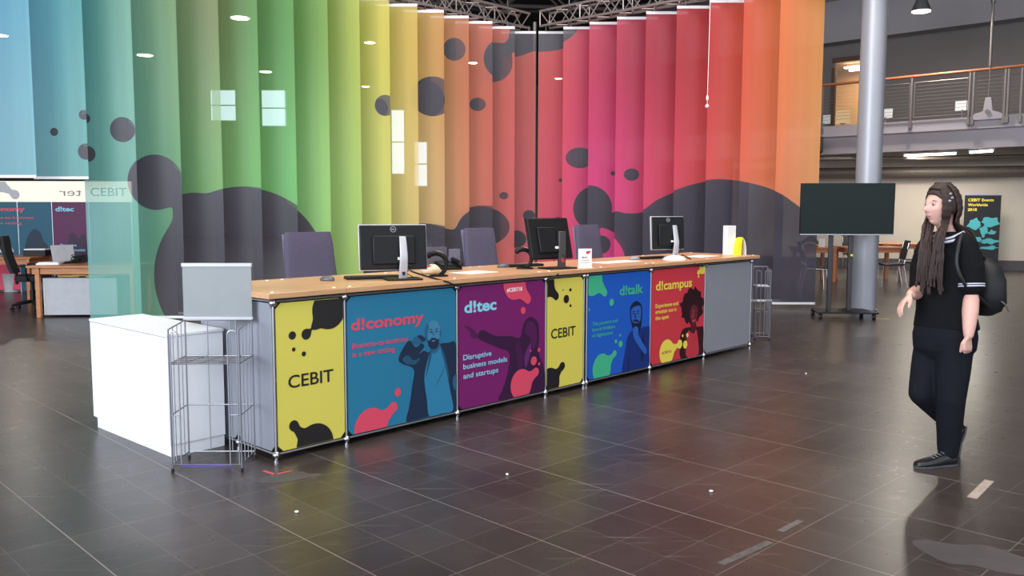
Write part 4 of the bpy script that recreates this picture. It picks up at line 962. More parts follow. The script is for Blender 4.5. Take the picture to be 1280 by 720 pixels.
# ------------------------------------------------------------------ chairs behind the counter
def task_chair(loc, rz, m, ms, label, w=.5, bh=.62, z_seat=.5, arms=False, group=None, name='office_chair', tilt=.1, taper=.86):
    t = thing(name, label, 'chair', loc, rz, group)
    rings = []
    for k in range(9):
        f = k/8; z = z_seat + .1 + bh*f; hw = w/2*(1 - (1-taper)*f) * (1 if k < 8 else .96); y = -.22 - tilt*f - .03*math.sin(PI*f)
        rings.append(((0, y, z), (hw, 0, 0), (0, .035 if k < 8 else .022, 0)))
    MB().loft(rings, 40, pw=5).build('backrest', m, t, smooth=50)
    MB().loft([((0, -.262-tilt*.0, z_seat+.14), (w/2*.97, 0, 0), (0, .012, 0)), ((0, -.285-tilt, z_seat+.08+bh), (w/2*taper*.95, 0, 0), (0, .012, 0))], 40, pw=7).build('back_shell', ms, t, smooth=50)
    MB().loft([((0, .02, z_seat-.03), (w/2*.92, 0, 0), (0, .22, 0)), ((0, .02, z_seat), (w/2, 0, 0), (0, .24, 0)), ((0, .02, z_seat+.05), (w/2*.98, 0, 0), (0, .235, 0)), ((0, .02, z_seat+.07), (w/2*.85, 0, 0), (0, .2, 0))], 40, pw=4).build('seat', m, t, smooth=50)
    MB().box((0, -.21, z_seat+.05), (.09, .03, .26)).build('back_bar', BLACK, t, bevel=.008)
    MB().tube([(0, 0, .12), (0, 0, z_seat-.03)], .028, 14).tube([(0, 0, .1), (0, 0, .3)], .04, 14).build('gas_lift', BLACK, t)
    for k in range(5):
        a = 2*PI*k/5+.3; c, s_ = math.cos(a), math.sin(a)
        l = MB().tube([(0, 0, .13), (.3*c, .3*s_, .085)], [.03, .018], 10, round_ends=True).build('base_arm', BLACK, t)
        MB().tube([(.3*c-.02*s_, .3*s_+.02*c, .03), (.3*c+.02*s_, .3*s_-.02*c, .03)], .03, 14).tube([(.3*c, .3*s_, .05), (.3*c, .3*s_, .09)], .01, 8).build('castor', RUBBER, l)
    if arms:
        for sx in (-1, 1):
            MB().tube([(sx*w/2, .0, z_seat-.02), (sx*(w/2+.05), -.02, z_seat+.05), (sx*(w/2+.05), -.02, z_seat+.2)], .014, 8).build('arm_post', BLACK, t)
            MB().box((sx*(w/2+.05), .02, z_seat+.215), (.07, .26, .03)).build('armrest', BLACK, t, bevel=.01)
    return t
def chair_at(px, Y): q = aty(px, 300, Y); return (q.x, q.y, 0)
task_chair(chair_at(412, 7.45), R(222), LILAC, LILACL, 'high-backed purple grey chair nearest the left end of the counter', .54, .78, .46, tilt=.16, group='high-backed office chairs behind the counter')
task_chair(chair_at(628, 8.9), R(222), LILAC, LILACL, 'high-backed purple grey chair between the two larger monitors', .47, .79, .46, tilt=.16, group='high-backed office chairs behind the counter')
task_chair(chair_at(764, 9.9), R(222), LILAC, LILACL, 'high-backed purple grey chair behind the small desk sign', .45, .80, .47, tilt=.16, group='high-backed office chairs behind the counter')
task_chair(chair_at(448, 8.6), R(150), MESHBLK, BLACK, 'small black armchair half hidden by the nearest monitor', .42, .5, .46, arms=True)

# ------------------------------------------------------------------ desk behind the counter with a second monitor
def desk(name, loc, rz, w, d, label, m=DESKWOOD, h=.74, group=None, leg=.06):
    t = thing(name, label, 'table', loc, rz, group)
    MB().span((0, 0, h-.03), (w, d, h)).build('table_top', m, t, bevel=.004)
    for x in (.14, w-.06):
        for y in (.05, d-.05): MB().box((x, y, (h-.03)/2), (leg, leg, h-.03)).build('leg', m, t, bevel=.004)
    q = MB(); 
    for y in (.06, d-.06): q.box((w/2, y, h-.075), (w-.14, .022, .09))
    for x in (.06, w-.06): q.box((x, d/2, h-.075), (.022, d-.14, .09))
    q.build('apron', m, t, smooth=0)
    return t

# ------------------------------------------------------------------ left background: desks, chairs, printed partition
a = atz(62, 397); b_ = atz(50, 393)
desk('wooden_desk', (-6.85, 12.1, 0), R(4), 1.5, .8, 'wooden desk with a laptop stand beside the teal curtain strip')
desk('wooden_desk', (-10.4, 14.2, 0), R(2), 2.4, .8, 'wooden desk further back at the left edge, in front of the teal print')
t = thing('pedestal_cabinet', 'light grey metal pedestal cabinet under the nearer wooden desk', 'cabinet', (-6.66, 12.22, 0), R(4))
MB().span((0, 0, .03), (1.0, .5, .56)).build('carcass', mat('light_grey_metal', (176, 178, 184), .5), t, bevel=.004)
MB().span((-.02, -.0, .03), (-.001, .5, .56)).build('front', WHITEP, t, bevel=.003)
q = MB(); 
for x, y in ((.05, .05), (.95, .05), (.05, .45), (.95, .45)): q.tube([(x, y, 0), (x, y, .03)], .02, 8)
q.build('glide', RUBBER, t)
q = MB()
for k in range(4): q.box((.3+.18*k, .2, .585+.012*(k % 2)), (.3, .22, .03), k*.3)
tag(q.build('folder_stack', mat('straw_folder', (206, 170, 96), .7), None, smooth=0), 'pile of straw coloured folders on the grey cabinet under the desk', 'folders'); q = bpy.data.objects['folder_stack']; q.location = (-6.66, 12.22, 0)
H = .74
def onz(px, py, z): return atz(px, py, z)
P = onz(86, 331, H); t = thing('laptop', 'open laptop with a pale blank lid on the nearer wooden desk', 'laptop', (P.x, P.y, H), R(236))
MB().box((0, 0, .012), (.34, .24, .02)).build('keyboard_base', BLACK, t, bevel=.003)
MB().box((0, -.15, .14), (.34, .012, .25), M=Matrix.Rotation(R(14), 3, 'X')).build('lid', mat('pale_lid', (190, 190, 196), .4), t, bevel=.003)
P = onz(62, 333, H); o = MB().box((0, 0, .012), (.3, .21, .022), .2).box((.02, .01, .03), (.28, .2, .012), .05).build('paper_stack', PAPER, None, smooth=0); o.location = (P.x, P.y, H); tag(o, 'stack of white papers at the left end of the nearer desk', 'papers')
P = onz(99, 331, H); q = MB(); random.seed(5)
for k in range(7): q.tube(smooth_line([(random.uniform(-.12, .12), random.uniform(-.06, .06), random.uniform(.01, .12)) for _ in range(5)], 4), .007, 6)
o = q.build('cable_bundle', RUBBER); o.location = (P.x, P.y, H); tag(o, 'tangle of black cables behind the laptop on the nearer desk', 'cables')
P = onz(47, 322, H); t = thing('binder', 'black binder topped with white paper on the further desk', 'binder', (P.x, P.y, H), .1)
MB().box((0, 0, .05), (.36, .26, .1)).build('cover', BLACK, t, bevel=.004); MB().box((0, 0, .11), (.34, .24, .02)).build('sheets', PAPER, t, smooth=0)
P = onz(9, 321, H); q = MB().sphere((0, 0, .08), (.1, .08, .085), 12, 8); q.v = [(x*(1+.25*math.sin(31*z+9*y)), y*(1+.2*math.sin(37*x)), max(0, z*(1+.2*math.sin(29*x+11*y)))) for x, y, z in q.v]
o = q.build('crumpled_paper', PAPER, None, smooth=0); o.location = (P.x, P.y, H); tag(o, 'crumpled white paper on the further desk at the left edge', 'paper')
P = atz(8, 368); t = thing('waste_bin', 'pale grey tapered waste bin under the further desk', 'bin', (P.x, P.y+.2, 0))
MB().lathe([(.001, .01), (.13, .01), (.14, 0), (.17, .33), (.175, .34), (.165, .34), (.14, .02)], n=28).build('body', mat('pale_grey_bin', (196, 196, 200), .5), t)
def swivel(px, py, rz, label):
    P = atz(px, py); return task_chair((P.x, P.y, 0), rz, MESHBLK, BLACK, label, .46, .56, .47, arms=True, group='black swivel chairs by the desks', tilt=.12)
swivel(42, 389, R(-72), 'black swivel chair seen from the side at the end of the nearer desk')
swivel(66, 352, R(170), 'black swivel chair behind the nearer desk, in front of the printed wall')
# printed partition wall with sign band
t = thing('printed_partition', 'tall printed partition in teal and plum panels behind the desks', 'partition', (-11.4, 16.0, 0))
def part_panel(x0, x1, m): return MB().span((x0+.01, -.02, .03), (x1-.01, .02, 1.66)).build('panel', m, t, smooth=0)
TL2, PL2 = INK('print_teal_deep', (26, 88, 112)), INK('print_plum_deep_panel', (92, 24, 78))
px2x = lambda px: aty(px, 290, 16).x + 11.4
xs = [.2, px2x(23), px2x(66), px2x(112), px2x(165)]
p1 = part_panel(xs[0], xs[1], TL2); p2 = part_panel(xs[1], xs[2], TL2); p3 = part_panel(xs[2], xs[3], PL2); p4 = part_panel(xs[3], xs[4], PL2)
for x in xs: MB().tube([(x, 0, 0), (x, 0, 2.05)], .018, 10).build('post', ALU, t)
text_mesh('title_lettering', 'd!conomy', CORAL, p1, px2x(33)-.78, 1.50, .78, .085, bold=.03, y=-.024)
text_mesh('small_lettering', 'Business-to-business', CORAL, p1, px2x(43)-.95, 1.36, .95, .045, bold=.01, y=-.024)
text_mesh('small_lettering', 'in a new setting', CORAL, p1, px2x(28)-.72, 1.26, .72, .045, bold=.01, y=-.024)
text_mesh('title_lettering', 'd!tec', SKYT, p3, px2x(71), 1.50, .34, .085, bold=.03, y=-.024)
for k, s_ in enumerate(('Disruptive', 'business models', 'and startups')): text_mesh('small_lettering', s_, SKYT, p3, px2x(75), .85-.09*k, (.3, .46, .36)[k], .05, bold=.01, y=-.024)
blob_print('coral_drop', [(px2x(6), .2, .42), (px2x(24), .42, .1)], CORAL, p1, (xs[0], xs[1], .04, 1.6), y=-.024, k=.2, h=.02)
flat_print('portrait_figure', [(px2x(31), .75), (px2x(34), 1.0), (px2x(42), 1.16), (px2x(50), 1.12), (px2x(54), .95), (px2x(60), .8), (px2x(60), .2), (px2x(34), .2)], INK('print_navy_figure', (18, 42, 62)), p2, y=-.024)
flat_print('portrait_figure', [(px2x(84), .4), (px2x(86), 1.0), (px2x(92), 1.1), (px2x(98), 1.0), (px2x(106), 1.05), (px2x(108), .4)], INK('print_plum_figure', (52, 18, 54)), p3, y=-.024)
bd = MB().span((xs[0], -.03, 1.67), (xs[-1]+.02, .03, 2.05)).build('sign_band', emis('backlit_cream', (236, 232, 214), 1.0), t, smooth=0)
GRYT = INK('print_grey', (150, 138, 138)); GRYB = INK('print_grey_blob', (186, 186, 190))
text_mesh('mirrored_lettering', 'ter', GRYT, bd, px2x(77), 1.78, px2x(105)-px2x(77), .15, bold=.0, y=-.034, mirror=True)
text_mesh('lettering', 'CEBIT', INK('print_dark_grey', (96, 84, 88)), bd, px2x(116), 1.78, px2x(161)-px2x(116), .16, bold=.0, y=-.034)
blob_print('grey_drop', [(px2x(0), 2.0, .16), (px2x(22), 1.80, .085), (px2x(12), 1.9, .04)], GRYB, bd, (xs[0], 5, 1.68, 2.04), y=-.034, k=.15, h=.012)

# ------------------------------------------------------------------ television on a wheeled stand
P = atz(1053, 395); t = thing('television_stand', 'large black television on a wheeled black floor stand before the column', 'television', (P.x, P.y, 0), R(-4))
for x in (-.2, .08): MB().box((x, 0, .72), (.062, .045, 1.3)).build('upright', mat('dark_grey_metal', (58, 56, 60), .4, .4), t, bevel=.006)
MB().slab([(-.44, -.28), (-.38, -.3), (.34, -.3), (.42, -.28), (.36, .26), (-.38, .26)], lambda x, y, d: Vector((x, y, .085+d)), .02).build('base_plate', BLACK, t, smooth=0, bevel=.004)
for x, y in ((-.38, -.25), (.36, -.25), (-.36, .22), (.34, .22)):
    c_ = MB().tube([(x-.018, y, .042), (x+.018, y, .042)], .042, 20).build('castor', RUBBER, t)
    MB().tube([(x-.021, y, .042), (x+.021, y, .042)], .02, 14).tube([(x, y, .05), (x, y, .09)], .014, 10).build('castor_hub', ALU, c_)
MB().box((0, -.03, 1.56), (1.31, .05, .74)).build('television_housing', BLACK, t, bevel=.006)
MB().box((0, -.057, 1.562), (1.28, .004, .70)).build('screen', mat('black_green_screen', (16, 28, 26), .3, noise=.1, spec=.22), t, smooth=0)
MB().box((0, -.058, 1.2), (1.31, .012, .014)).build('bottom_trim', ALU, t)
MB().box((-.06, 0, 1.45), (.5, .05, .3)).build('wall_bracket', BLACK, t)
MB().tube([(.08, -.03, .9), (.1, -.05, .9)], .018, 10).build('yellow_knob', mat('yellow_plastic', (220, 210, 40), .4), t)
q = MB().tube(smooth_line([(-.06, .0, .115), (.0, -.06, .12), (.04, -.02, .14), (-.04, -.1, .12), (.06, -.08, .112)], 5), .006, 6); q.build('cable_coil', RUBBER, t)

# ------------------------------------------------------------------ tables and chairs on the right, far away
def far_table(px, py, w, d, rz, label):
    P = atz(px, py); return desk('wooden_table', (P.x, P.y, 0), rz, w, d, label, REDWOOD, .75, 'reddish wooden tables by the beige wall', .07)
far_table(998, 351.5, .83, .8, R(0), 'reddish wooden table seen between the curtain and the column')
far_table(1054, 350.5, 1.35, .8, R(2), 'reddish wooden table running behind the silver column')
far_table(1102, 342, 1.3, .8, R(4), 'reddish wooden table behind the two black chairs')
CHB = mat('black_seat_plastic', (22, 21, 24), .5)
def vis_chair(px, py, rz, label):
    P = atz(px, py); t = thing('visitor_chair', label, 'chair', (P.x, P.y, 0), rz, 'black chairs with steel legs by the tables')
    MB().loft([((-.2, 0, .45), (0, .22, 0), (0, 0, .018)), ((.22, 0, .47), (0, .22, 0), (0, 0, .018))], 24, pw=4).build('seat', CHB, t)
    MB().loft([((.2, 0, .56), (0, .215, 0), (.014, 0, 0)), ((.24, 0, .74), (0, .22, 0), (.014, 0, 0)), ((.3, 0, .94), (0, .2, 0), (.012, 0, 0))], 24, pw=5).build('backrest', CHB, t)
    for y in (-.2, .2):
        MB().tube([(.27, y, .9), (.2, y, .52), (.19, y, .44), (.27, y, .01)], .012, 8).build('leg', CHROME, t)
        MB().tube([(.19, y, .44), (-.19, y, .43), (-.22, y, .01)], .012, 8).build('leg', CHROME, t)
vis_chair(1113, 356, R(-10), 'black chair with steel legs, left of the two beside the walking person')
vis_chair(1137, 351.5, R(-10), 'black chair with steel legs, right one just behind the walking person')
vis_chair(1017, 362, R(170), 'black chair partly hidden behind the right end of the curtain')
vis_chair(1068, 339, R(100), 'black chair between the table legs, behind the television stand')
P = atz(1046, 308, .75); o = MB().box((0, 0, .09), (.14, .01, .18)).box((0, .05, .005), (.14, .1, .01)).build('table_card', PAPER, None, smooth=0); o.location = (P.x-.2, P.y+.35, .75); tag(o, 'white card standing on the reddish table left of the column', 'card')
P = atz(1046, 309, .75); t = thing('yellow_black_bag', 'black and yellow bag on the reddish table behind the television stand', 'bag', (P.x-.3, P.y+.8, .75))
MB().loft([((0, 0, 0), (.2, 0, 0), (0, .1, 0)), ((0, 0, .1), (.19, 0, 0), (0, .1, 0)), ((.04, 0, .2), (.1, 0, 0), (0, .06, 0)), ((.05, 0, .24), (.05, 0, 0), (0, .03, 0))], 20).build('body', CHB, t)
MB().tube(smooth_line([(-.2, -.08, .02), (-.05, -.105, .1), (.16, -.09, .03)], 5), .02, 8).build('yellow_stripe', mat('yellow_fabric', (224, 200, 40), .7), t)
P = atz(1100, 303, .75); o = MB().sphere((0, 0, .05), (.06, .05, .05)).tube([(0, 0, 0), (0, 0, .05)], .05, 12).build('small_camera', CHB); o.location = (P.x, P.y+.2, .75); tag(o, 'small round black gadget on the table right of the column', 'gadget')
# banner behind the person
P = atz(1224, 338); t = thing('rollup_banner', 'black roll-up banner with yellow text and teal world map behind the person', 'banner', (P.x, P.y, 0), R(-4))
bn = MB().box((0, 0, 1.0), (.88, .006, 1.86)).build('banner_sheet', INK('banner_black', (30, 30, 34)), t, smooth=0)
MB().box((0, .02, .04), (.92, .14, .07)).build('base_cassette', ALU, t, bevel=.01); MB().box((0, .0, 1.94), (.9, .02, .03)).build('top_bar', ALU, t, bevel=.004)
MB().tube([(0, .03, .05), (0, .02, 1.95)], .012, 8).build('support_pole', ALU, t)
for k, (s_, w_) in enumerate((('CEBIT Events', .62), ('Worldwide', .48), ('2018', .22))): text_mesh('lettering', s_, LEMON, bn, -.36, 1.78-.12*k, w_, .07, bold=.02, y=-.006)
TQ = INK('banner_teal', (80, 176, 186))
rr = random.Random(4)
def land(cx, cz, sx, sz): return [(cx + sx*(1+.35*rr.uniform(-1, 1))*math.cos(a), cz + sz*(1+.35*rr.uniform(-1, 1))*math.sin(a)) for a in [2*PI*i/14 for i in range(14)]]
for c_ in ((-.18, 1.22, .17, .13), (.2, 1.26, .2, .12), (.05, 1.05, .1, .13), (.26, 1.0, .1, .06), (-.1, .82, .14, .07), (.2, .78, .2, .06), (.22, .62, .2, .045), (-.15, .6, .15, .04)): flat_print('map_shape', land(*c_), TQ, bn, y=-.006, n=3)

# ------------------------------------------------------------------ tape marks and patches on the floor
def floor_mark(pts, w, m, name, label, cat='tape'):
    q = MB()
    for a_, b_ in zip(pts, pts[1:]):
        A, B = atz(*a_), atz(*b_); d = (B-A); q.box(((A.x+B.x)/2, (A.y+B.y)/2, .001), (d.length+w*.6, w, .0015), math.atan2(d.y, d.x))
    o = q.build(name, m, None, smooth=0); tag(o, label, cat)
floor_mark([(331, 590), (345, 594.5), (364, 590)], .018, mat('red_tape', (200, 74, 84), .6), 'floor_tape', 'thin red tape corner mark in front of the counter end')
floor_mark([(1217, 619), (1237, 599)], .05, mat('pale_tape', (176, 160, 150), .6, noise=.25, nscale=30), 'floor_tape', 'pale torn tape strip on the tiles at lower right')
floor_mark([(1094, 396), (1111, 397)], .05, mat('yellow_tape', (206, 190, 60), .6), 'floor_tape', 'yellow tape strip by the foot of the column')
floor_mark([(978, 662), (1001, 650)], .035, mat('worn_grey_tape', (104, 97, 95), .6, noise=.3, nscale=40), 'floor_tape', 'worn grey tape remnant on the tiles, bottom centre right')
floor_mark([(905, 703), (962, 677)], .04, mat('worn_grey_tape_faint', (92, 85, 84), .6, noise=.3, nscale=30), 'floor_tape', 'faint worn tape remnant nearest the lower edge of the floor')
def floor_patch(px, py, rx, ry, rz, seed, label):
    r_ = random.Random(seed); P = atz(px, py); pts = smooth_line([((1+.22*r_.uniform(-1, 1))*rx*math.cos(a), (1+.22*r_.uniform(-1, 1))*ry*math.sin(a), 0) for a in [2*PI*i/12 for i in range(12)]], 4, True)
    o = MB().slab([(q.x, q.y) for q in pts], lambda x, y, d: Vector((x, y, .0004+d)), .0006).build('floor_patch', mat('dull_grey_patch', (74, 70, 71), .55, noise=.15, nscale=8), None, smooth=0); o.location = (P.x, P.y, 0); o.rotation_euler = (0, 0, rz); tag(o, label, 'patch')
floor_patch(1226, 694, .25, .15, R(-35), 1, 'dull grey repaired patch on the floor at the lower right corner')
floor_patch(360, 598, .17, .09, R(20), 2, 'dull grey patch on the floor before the first yellow unit')
for k, (px, py, lab) in enumerate(((372, 642, 'tiny scrap of white litter nearest the first yellow unit'), (1008, 466, 'tiny scrap of litter on the floor in the middle'), (635, 594, 'tiny white crumb on the tiles'), (890, 614, 'tiny pale crumb on the tiles, middle right'))):
    P = atz(px, py); o = MB().sphere((0, 0, .006), (.012, .008, .006), 8, 5).build('litter_scrap', PAPER); o.location = (P.x, P.y, 0); o.rotation_euler = (0, 0, k); tag(o, lab, 'litter')
# ------------------------------------------------------------------ the walking person
ORG = Vector((2.62, 5.14, 0))
def W(px, py, y): return aty(px, py, y) - ORG
person = thing('person', 'person walking left in black clothes with long dark braids and white-striped collar', 'person', tuple(ORG))
SKIN = mat('skin', (226, 176, 160), .5, noise=.04, nscale=30); CLOTH = mat('black_cotton', (17, 17, 21), .9, noise=.15, nscale=40, spec=.2)
TROUS = mat('dark_navy_trousers', (20, 21, 30), .85, noise=.12, nscale=40, spec=.2); HAIR = mat('dark_brown_hair', (52, 34, 31), .6, noise=.35, nscale=60)
STRIPE = mat('white_lilac_knit', (206, 206, 224), .8, noise=.05); SHOE = mat('black_leather', (30, 30, 33), .3, noise=.2, nscale=60)
def remeshed(mb, name, m, parent, vox, sm=3, label=None):
    o = mb.build('tmp', m, None, smooth=0)
    r = o.modifiers.new('r', 'REMESH'); r.mode = 'VOXEL'; r.voxel_size = vox; r.use_smooth_shade = True
    s = o.modifiers.new('s', 'SMOOTH'); s.factor = .5; s.iterations = sm
    bpy.context.view_layer.update(); dg = bpy.context.evaluated_depsgraph_get()
    me = bpy.data.meshes.new_from_object(o.evaluated_get(dg)); me.name = name; bpy.data.objects.remove(o)
    for p in me.polygons: p.use_smooth = True
    if not me.materials: me.materials.append(m)
    n = bpy.data.objects.new(name, me); COL.objects.link(n); n.parent = parent
    if label: n['label'] = label
    return n
F = Vector((-.62, -.78, 0)).normalized(); SD = Vector((-F.y, F.x, 0))       # torso: forward and to her left (towards the viewer's right)
if SD.x < 0: SD = -SD
FH = Vector((-.97, -.24, 0)).normalized(); SH = Vector((.24, -.97, 0))      # head: forward and the side turned to the viewer
UPZ = Vector((0, 0, 1))
# key joints
pel = W(1181, 425, 5.17); waist = W(1182, 385, 5.17); chest = W(1184, 335, 5.18); neckb = W(1184, 293, 5.18); headc = W(1176, 255.5, 5.16)
shL = W(1212, 306, 5.06); elL = W(1214, 372, 5.02); wrL = W(1211, 416, 4.98)
shR = W(1154, 308, 5.30); elR = W(1150, 362, 5.27); wrR = W(1139, 366, 5.10)
hipL = W(1193, 428, 5.12); knL = W(1189, 497, 5.08); anL = W(1186, 560, 5.12)
hipR = W(1166, 428, 5.24); knR = W(1153, 489, 5.20); anR = W(1197, 533, 5.34)
# --- head with a face
def head_mesh():
    mb = MB(); nu, nv = 72, 60
    g = lambda x, s: math.exp(-(x/s)**2)
    rows = []
    for j in range(nv+1):
        th = PI*j/nv; row = []
        for i in range(nu):
            ph = 2*PI*i/nu
            f = math.sin(th)*math.cos(ph); s = math.sin(th)*math.sin(ph); z = math.cos(th)
            F_, S_, Z_ = .097*f, .074*s, .118*z
            if z < 0: 
                k = 1 - .34*(-z)**1.6; S_ *= k
                if f < 0: F_ *= 1 - .45*(-z)**1.5
                if f > 0: F_ *= 1 + .06*(-z)
            if f > 0:
                F_ += -.004*g(Z_-.06, .04)*f
                nose = g(S_, .011)*(g(Z_+.022, .014)*.026 + g(Z_-.002, .022)*.010) ; F_ += nose*(f > .2)
                F_ += .0055*g(Z_-.030, .012)*g(S_, .045)
                F_ -= .009*(g(S_-.031, .017)+g(S_+.031, .017))*g(Z_-.010, .014)
                F_ += .007*g(S_, .022)*g(Z_+.054, .006) + .007*g(S_, .02)*g(Z_+.068, .006) - .004*g(S_, .03)*g(Z_+.061, .004) - .005*g(S_, .03)*g(Z_+.080, .008)
                F_ += .011*g(S_, .024)*g(Z_+.100, .015)
                F_ += .004*(g(S_-.042, .02)+g(S_+.042, .02))*g(Z_+.02, .02)
            row.append(headc + FH*F_ + SH*S_ + UPZ*Z_)
        rows.append(row)
    for r_ in rows: mb.v += [tuple(q) for q in r_]
    for j in range(nv):
        for i in range(nu): mb.f.append((j*nu+i, (j+1)*nu+i, (j+1)*nu+(i+1) % nu, j*nu+(i+1) % nu))
    return mb
body = head_mesh()
def ring(c, a, b, d1, d2): return (c, d1*a, d2*b)
body.loft([ring(neckb - UPZ*.03, .065, .058, SD, F), ring(neckb + UPZ*.02, .052, .05, SD, F), ring(headc - UPZ*.10 - FH*.02, .05, .052, SH, FH), ring(headc - UPZ*.03 - FH*.025, .052, .055, SH, FH)], 24)
for s_ in (1, -1):      # ears
    body.sphere(headc + SH*.072*s_ - FH*.006 - UPZ*.005, (.020, .010, .031), 12, 8)
# torso, legs and arms (slim under the clothes)
body.loft([ring(pel-UPZ*.07, .13, .09, SD, F), ring(pel, .155, .10, SD, F), ring(waist, .125, .085, SD, F), ring(chest, .15, .10, SD, F), ring(chest+UPZ*.10, .16, .09, SD, F), ring(neckb-UPZ*.03, .10, .06, SD, F), ring(neckb, .06, .05, SD, F)], 24)
for a, b, c, k in ((hipL, knL, anL, 1), (hipR, knR, anR, -1)): body.tube([a, (a+b)/2, b, (b+c)/2, c], [.085, .075, .052, .05, .036], 16, round_ends=True)
def arm(a, b, c): body.tube([a*.9+b*.1 + (chest-a)*.12, (a*.5+b*.5), b], [.038, .045, .038], 16, round_ends=True); body.tube([b, b*.65+c*.35, b*.2+c*.8, c], [.044, .045, .035, .028], 16, round_ends=True)
arm(shL, elL, wrL); arm(shR, elR, wrR)
def hand(w, d, side, palm_n, curl, spread=.1, thumb=1):
    """w wrist, d direction of the hand, side towards the thumb, palm_n out of the palm"""
    d = d.normalized(); side = (side - d*side.dot(d)).normalized(); palm_n = palm_n.normalized()
    L = .088
    body.loft([(w - d*.01, side*.026, palm_n*.019), (w + d*.02, side*.030, palm_n*.017), (w + d*.055, side*.039, palm_n*.0155), (w + d*L, side*.038, palm_n*.013), (w + d*(L+.008), side*.030, palm_n*.009)], 20, pw=2.6)
    for i, (off, ln, r_) in enumerate(((.029, .070, .0082), (.010, .078, .0085), (-.010, .073, .0082), (-.028, .058, .0074))):
        p = w + d*(L-.004) + side*off; a = 0; pts = [p - d*.02, p]; dd = (d + side*off*spread*8).normalized()
        for sgm, fr in enumerate((.45, .32, .23)):
            a += curl[sgm]*(1 + .08*i); v = dd*math.cos(a) + palm_n*math.sin(a); p = p + v*ln*fr; pts.append(p)
        body.tube(pts, [r_*1.05, r_*1.1, r_, r_*.95, r_*.78], 10, round_ends=True)
    b0 = w + d*.028 + side*.024
    t1 = (d*.62 + side*.70*thumb + palm_n*.38).normalized(); t2 = (d*.86 + side*.25*thumb + palm_n*.45).normalized()
    body.tube([b0 - t1*.01, b0 + t1*.032, b0 + t1*.032 + t2*.028, b0 + t1*.032 + t2*.048], [.0135, .0115, .0095, .0078], 10, round_ends=True)
# near hand: hanging, fingers half closed
hand(wrL, Vector((-.03, -.04, -1)), Vector((-.86, -.5, 0)), Vector((.45, .85, .0)) * 1, (.75, 1.1, .8))
# far hand: reaching forward with a dropped wrist and loose fingers
hand(wrR, Vector((-.72, -.25, -.64)), Vector((-.2, -.85, .1)), Vector((.55, .1, -.82)), (.35, .45, .3), spread=.25)
body_o = remeshed(body, 'body', SKIN, person, .0038, 2)
# eyes, brows and lips
for s_ in (1, -1):
    e = headc + FH*.0735 + SH*.030*s_ + UPZ*.009
    MB().sphere(e, .0125, 16, 12).build('eyeball', mat('eye_white', (176, 160, 156), .4, noise=0), person, smooth=180)
    MB().sphere(e + FH*.0085 + SH*.001*s_, .0065, 12, 8).build('iris', mat('brown_iris', (52, 36, 28), .2, noise=0), person, smooth=180)
    MB().tube([headc + FH*.083 + SH*.014*s_ + UPZ*.028, headc + FH*.083 + SH*.030*s_ + UPZ*.033, headc + FH*.070 + SH*.047*s_ + UPZ*.028], [.003, .0035, .002], 8, round_ends=True).build('eyebrow', HAIR, person)
MB().tube([headc + FH*.082 + SH*(.019*k) - UPZ*(.060+.002*abs(k)) + FH*.012*(1-abs(k)) for k in (-1, -.5, 0, .5, 1)], [.002, .004, .0045, .004, .002], 8).build('lips', mat('lip_pink', (176, 104, 100), .5, noise=0), person, smooth=180)
# --- shirt
sh = MB()
sh.loft([ring(W(1183, 408, 5.17), .185, .125, SD, F), ring(waist, .165, .115, SD, F), ring(W(1184, 358, 5.17), .170, .12, SD, F), ring(chest, .185, .128, SD, F), ring(W(1184, 312, 5.18), .185, .115, SD, F),
         ring(W(1185, 301, 5.18), .150, .095, SD, F), ring(W(1185, 292, 5.18), .085, .075, SD, F), ring(W(1185, 287, 5.18), .064, .062, SD, F)], 36, pw=2.2)
cuffL = shL*.28 + elL*.72
sh.tube([shL - SD*.03 + UPZ*.005, shL*.6 + elL*.4, cuffL], [.075, .078, .073], 20, round_ends=True)
cuffR = shR*.06 + elR*.94
sh.tube([shR + SD*.03, shR*.55 + elR*.45, cuffR + UPZ*.015], [.072, .07, .064], 20, round_ends=True)
shirt = remeshed(sh, 'shirt', CLOTH, person, .008, 4)
# sleeve stripes and collar
dL = (elL - shL).normalized(); a1 = dL.orthogonal().normalized(); b1 = dL.cross(a1)
for k, off in enumerate((-.004, .009)):
    c = cuffL + dL*off; MB().tube([c + (a1*math.cos(a) + b1*math.sin(a))*.0715 for a in [2*PI*i/28 for i in range(28)]], .0042, 8, closed=True).build('sleeve_stripe', STRIPE, person)
cc = W(1184, 287.5, 5.18)
col_ = MB(); pts = []
for i in range(40):
    a = 2*PI*i/40; pts.append(cc + SD*.070*math.cos(a) + F*.070*math.sin(a) + UPZ*(.006*math.cos(a) - .034*max(0, math.sin(a))**2))
cb_ = MB()
for r_, up in ((0, 0),):
    vs_ = []
    for i, p in enumerate(pts):
        out = (p - cc); out.z = 0; out.normalize(); vs_ += [p, p + out*.030 - UPZ*.030, p + out*.034 - UPZ*.024, p + out*.004 + UPZ*.006]
    cb_.add(vs_, [(i*4+a, i*4+(a+1) % 4, ((i+1) % 40)*4+(a+1) % 4, ((i+1) % 40)*4+a) for i in range(40) for a in range(4)])
cb_.build('collar', CLOTH, person, smooth=60)
for dr in (.011, .030):
    q = [p + Vector(((p-cc).x, (p-cc).y, 0)).normalized()*(dr+.006) - UPZ*(dr-.004) for p in pts]
    MB().tube(q, .0078, 8, closed=True).build('collar_stripe', STRIPE, person)
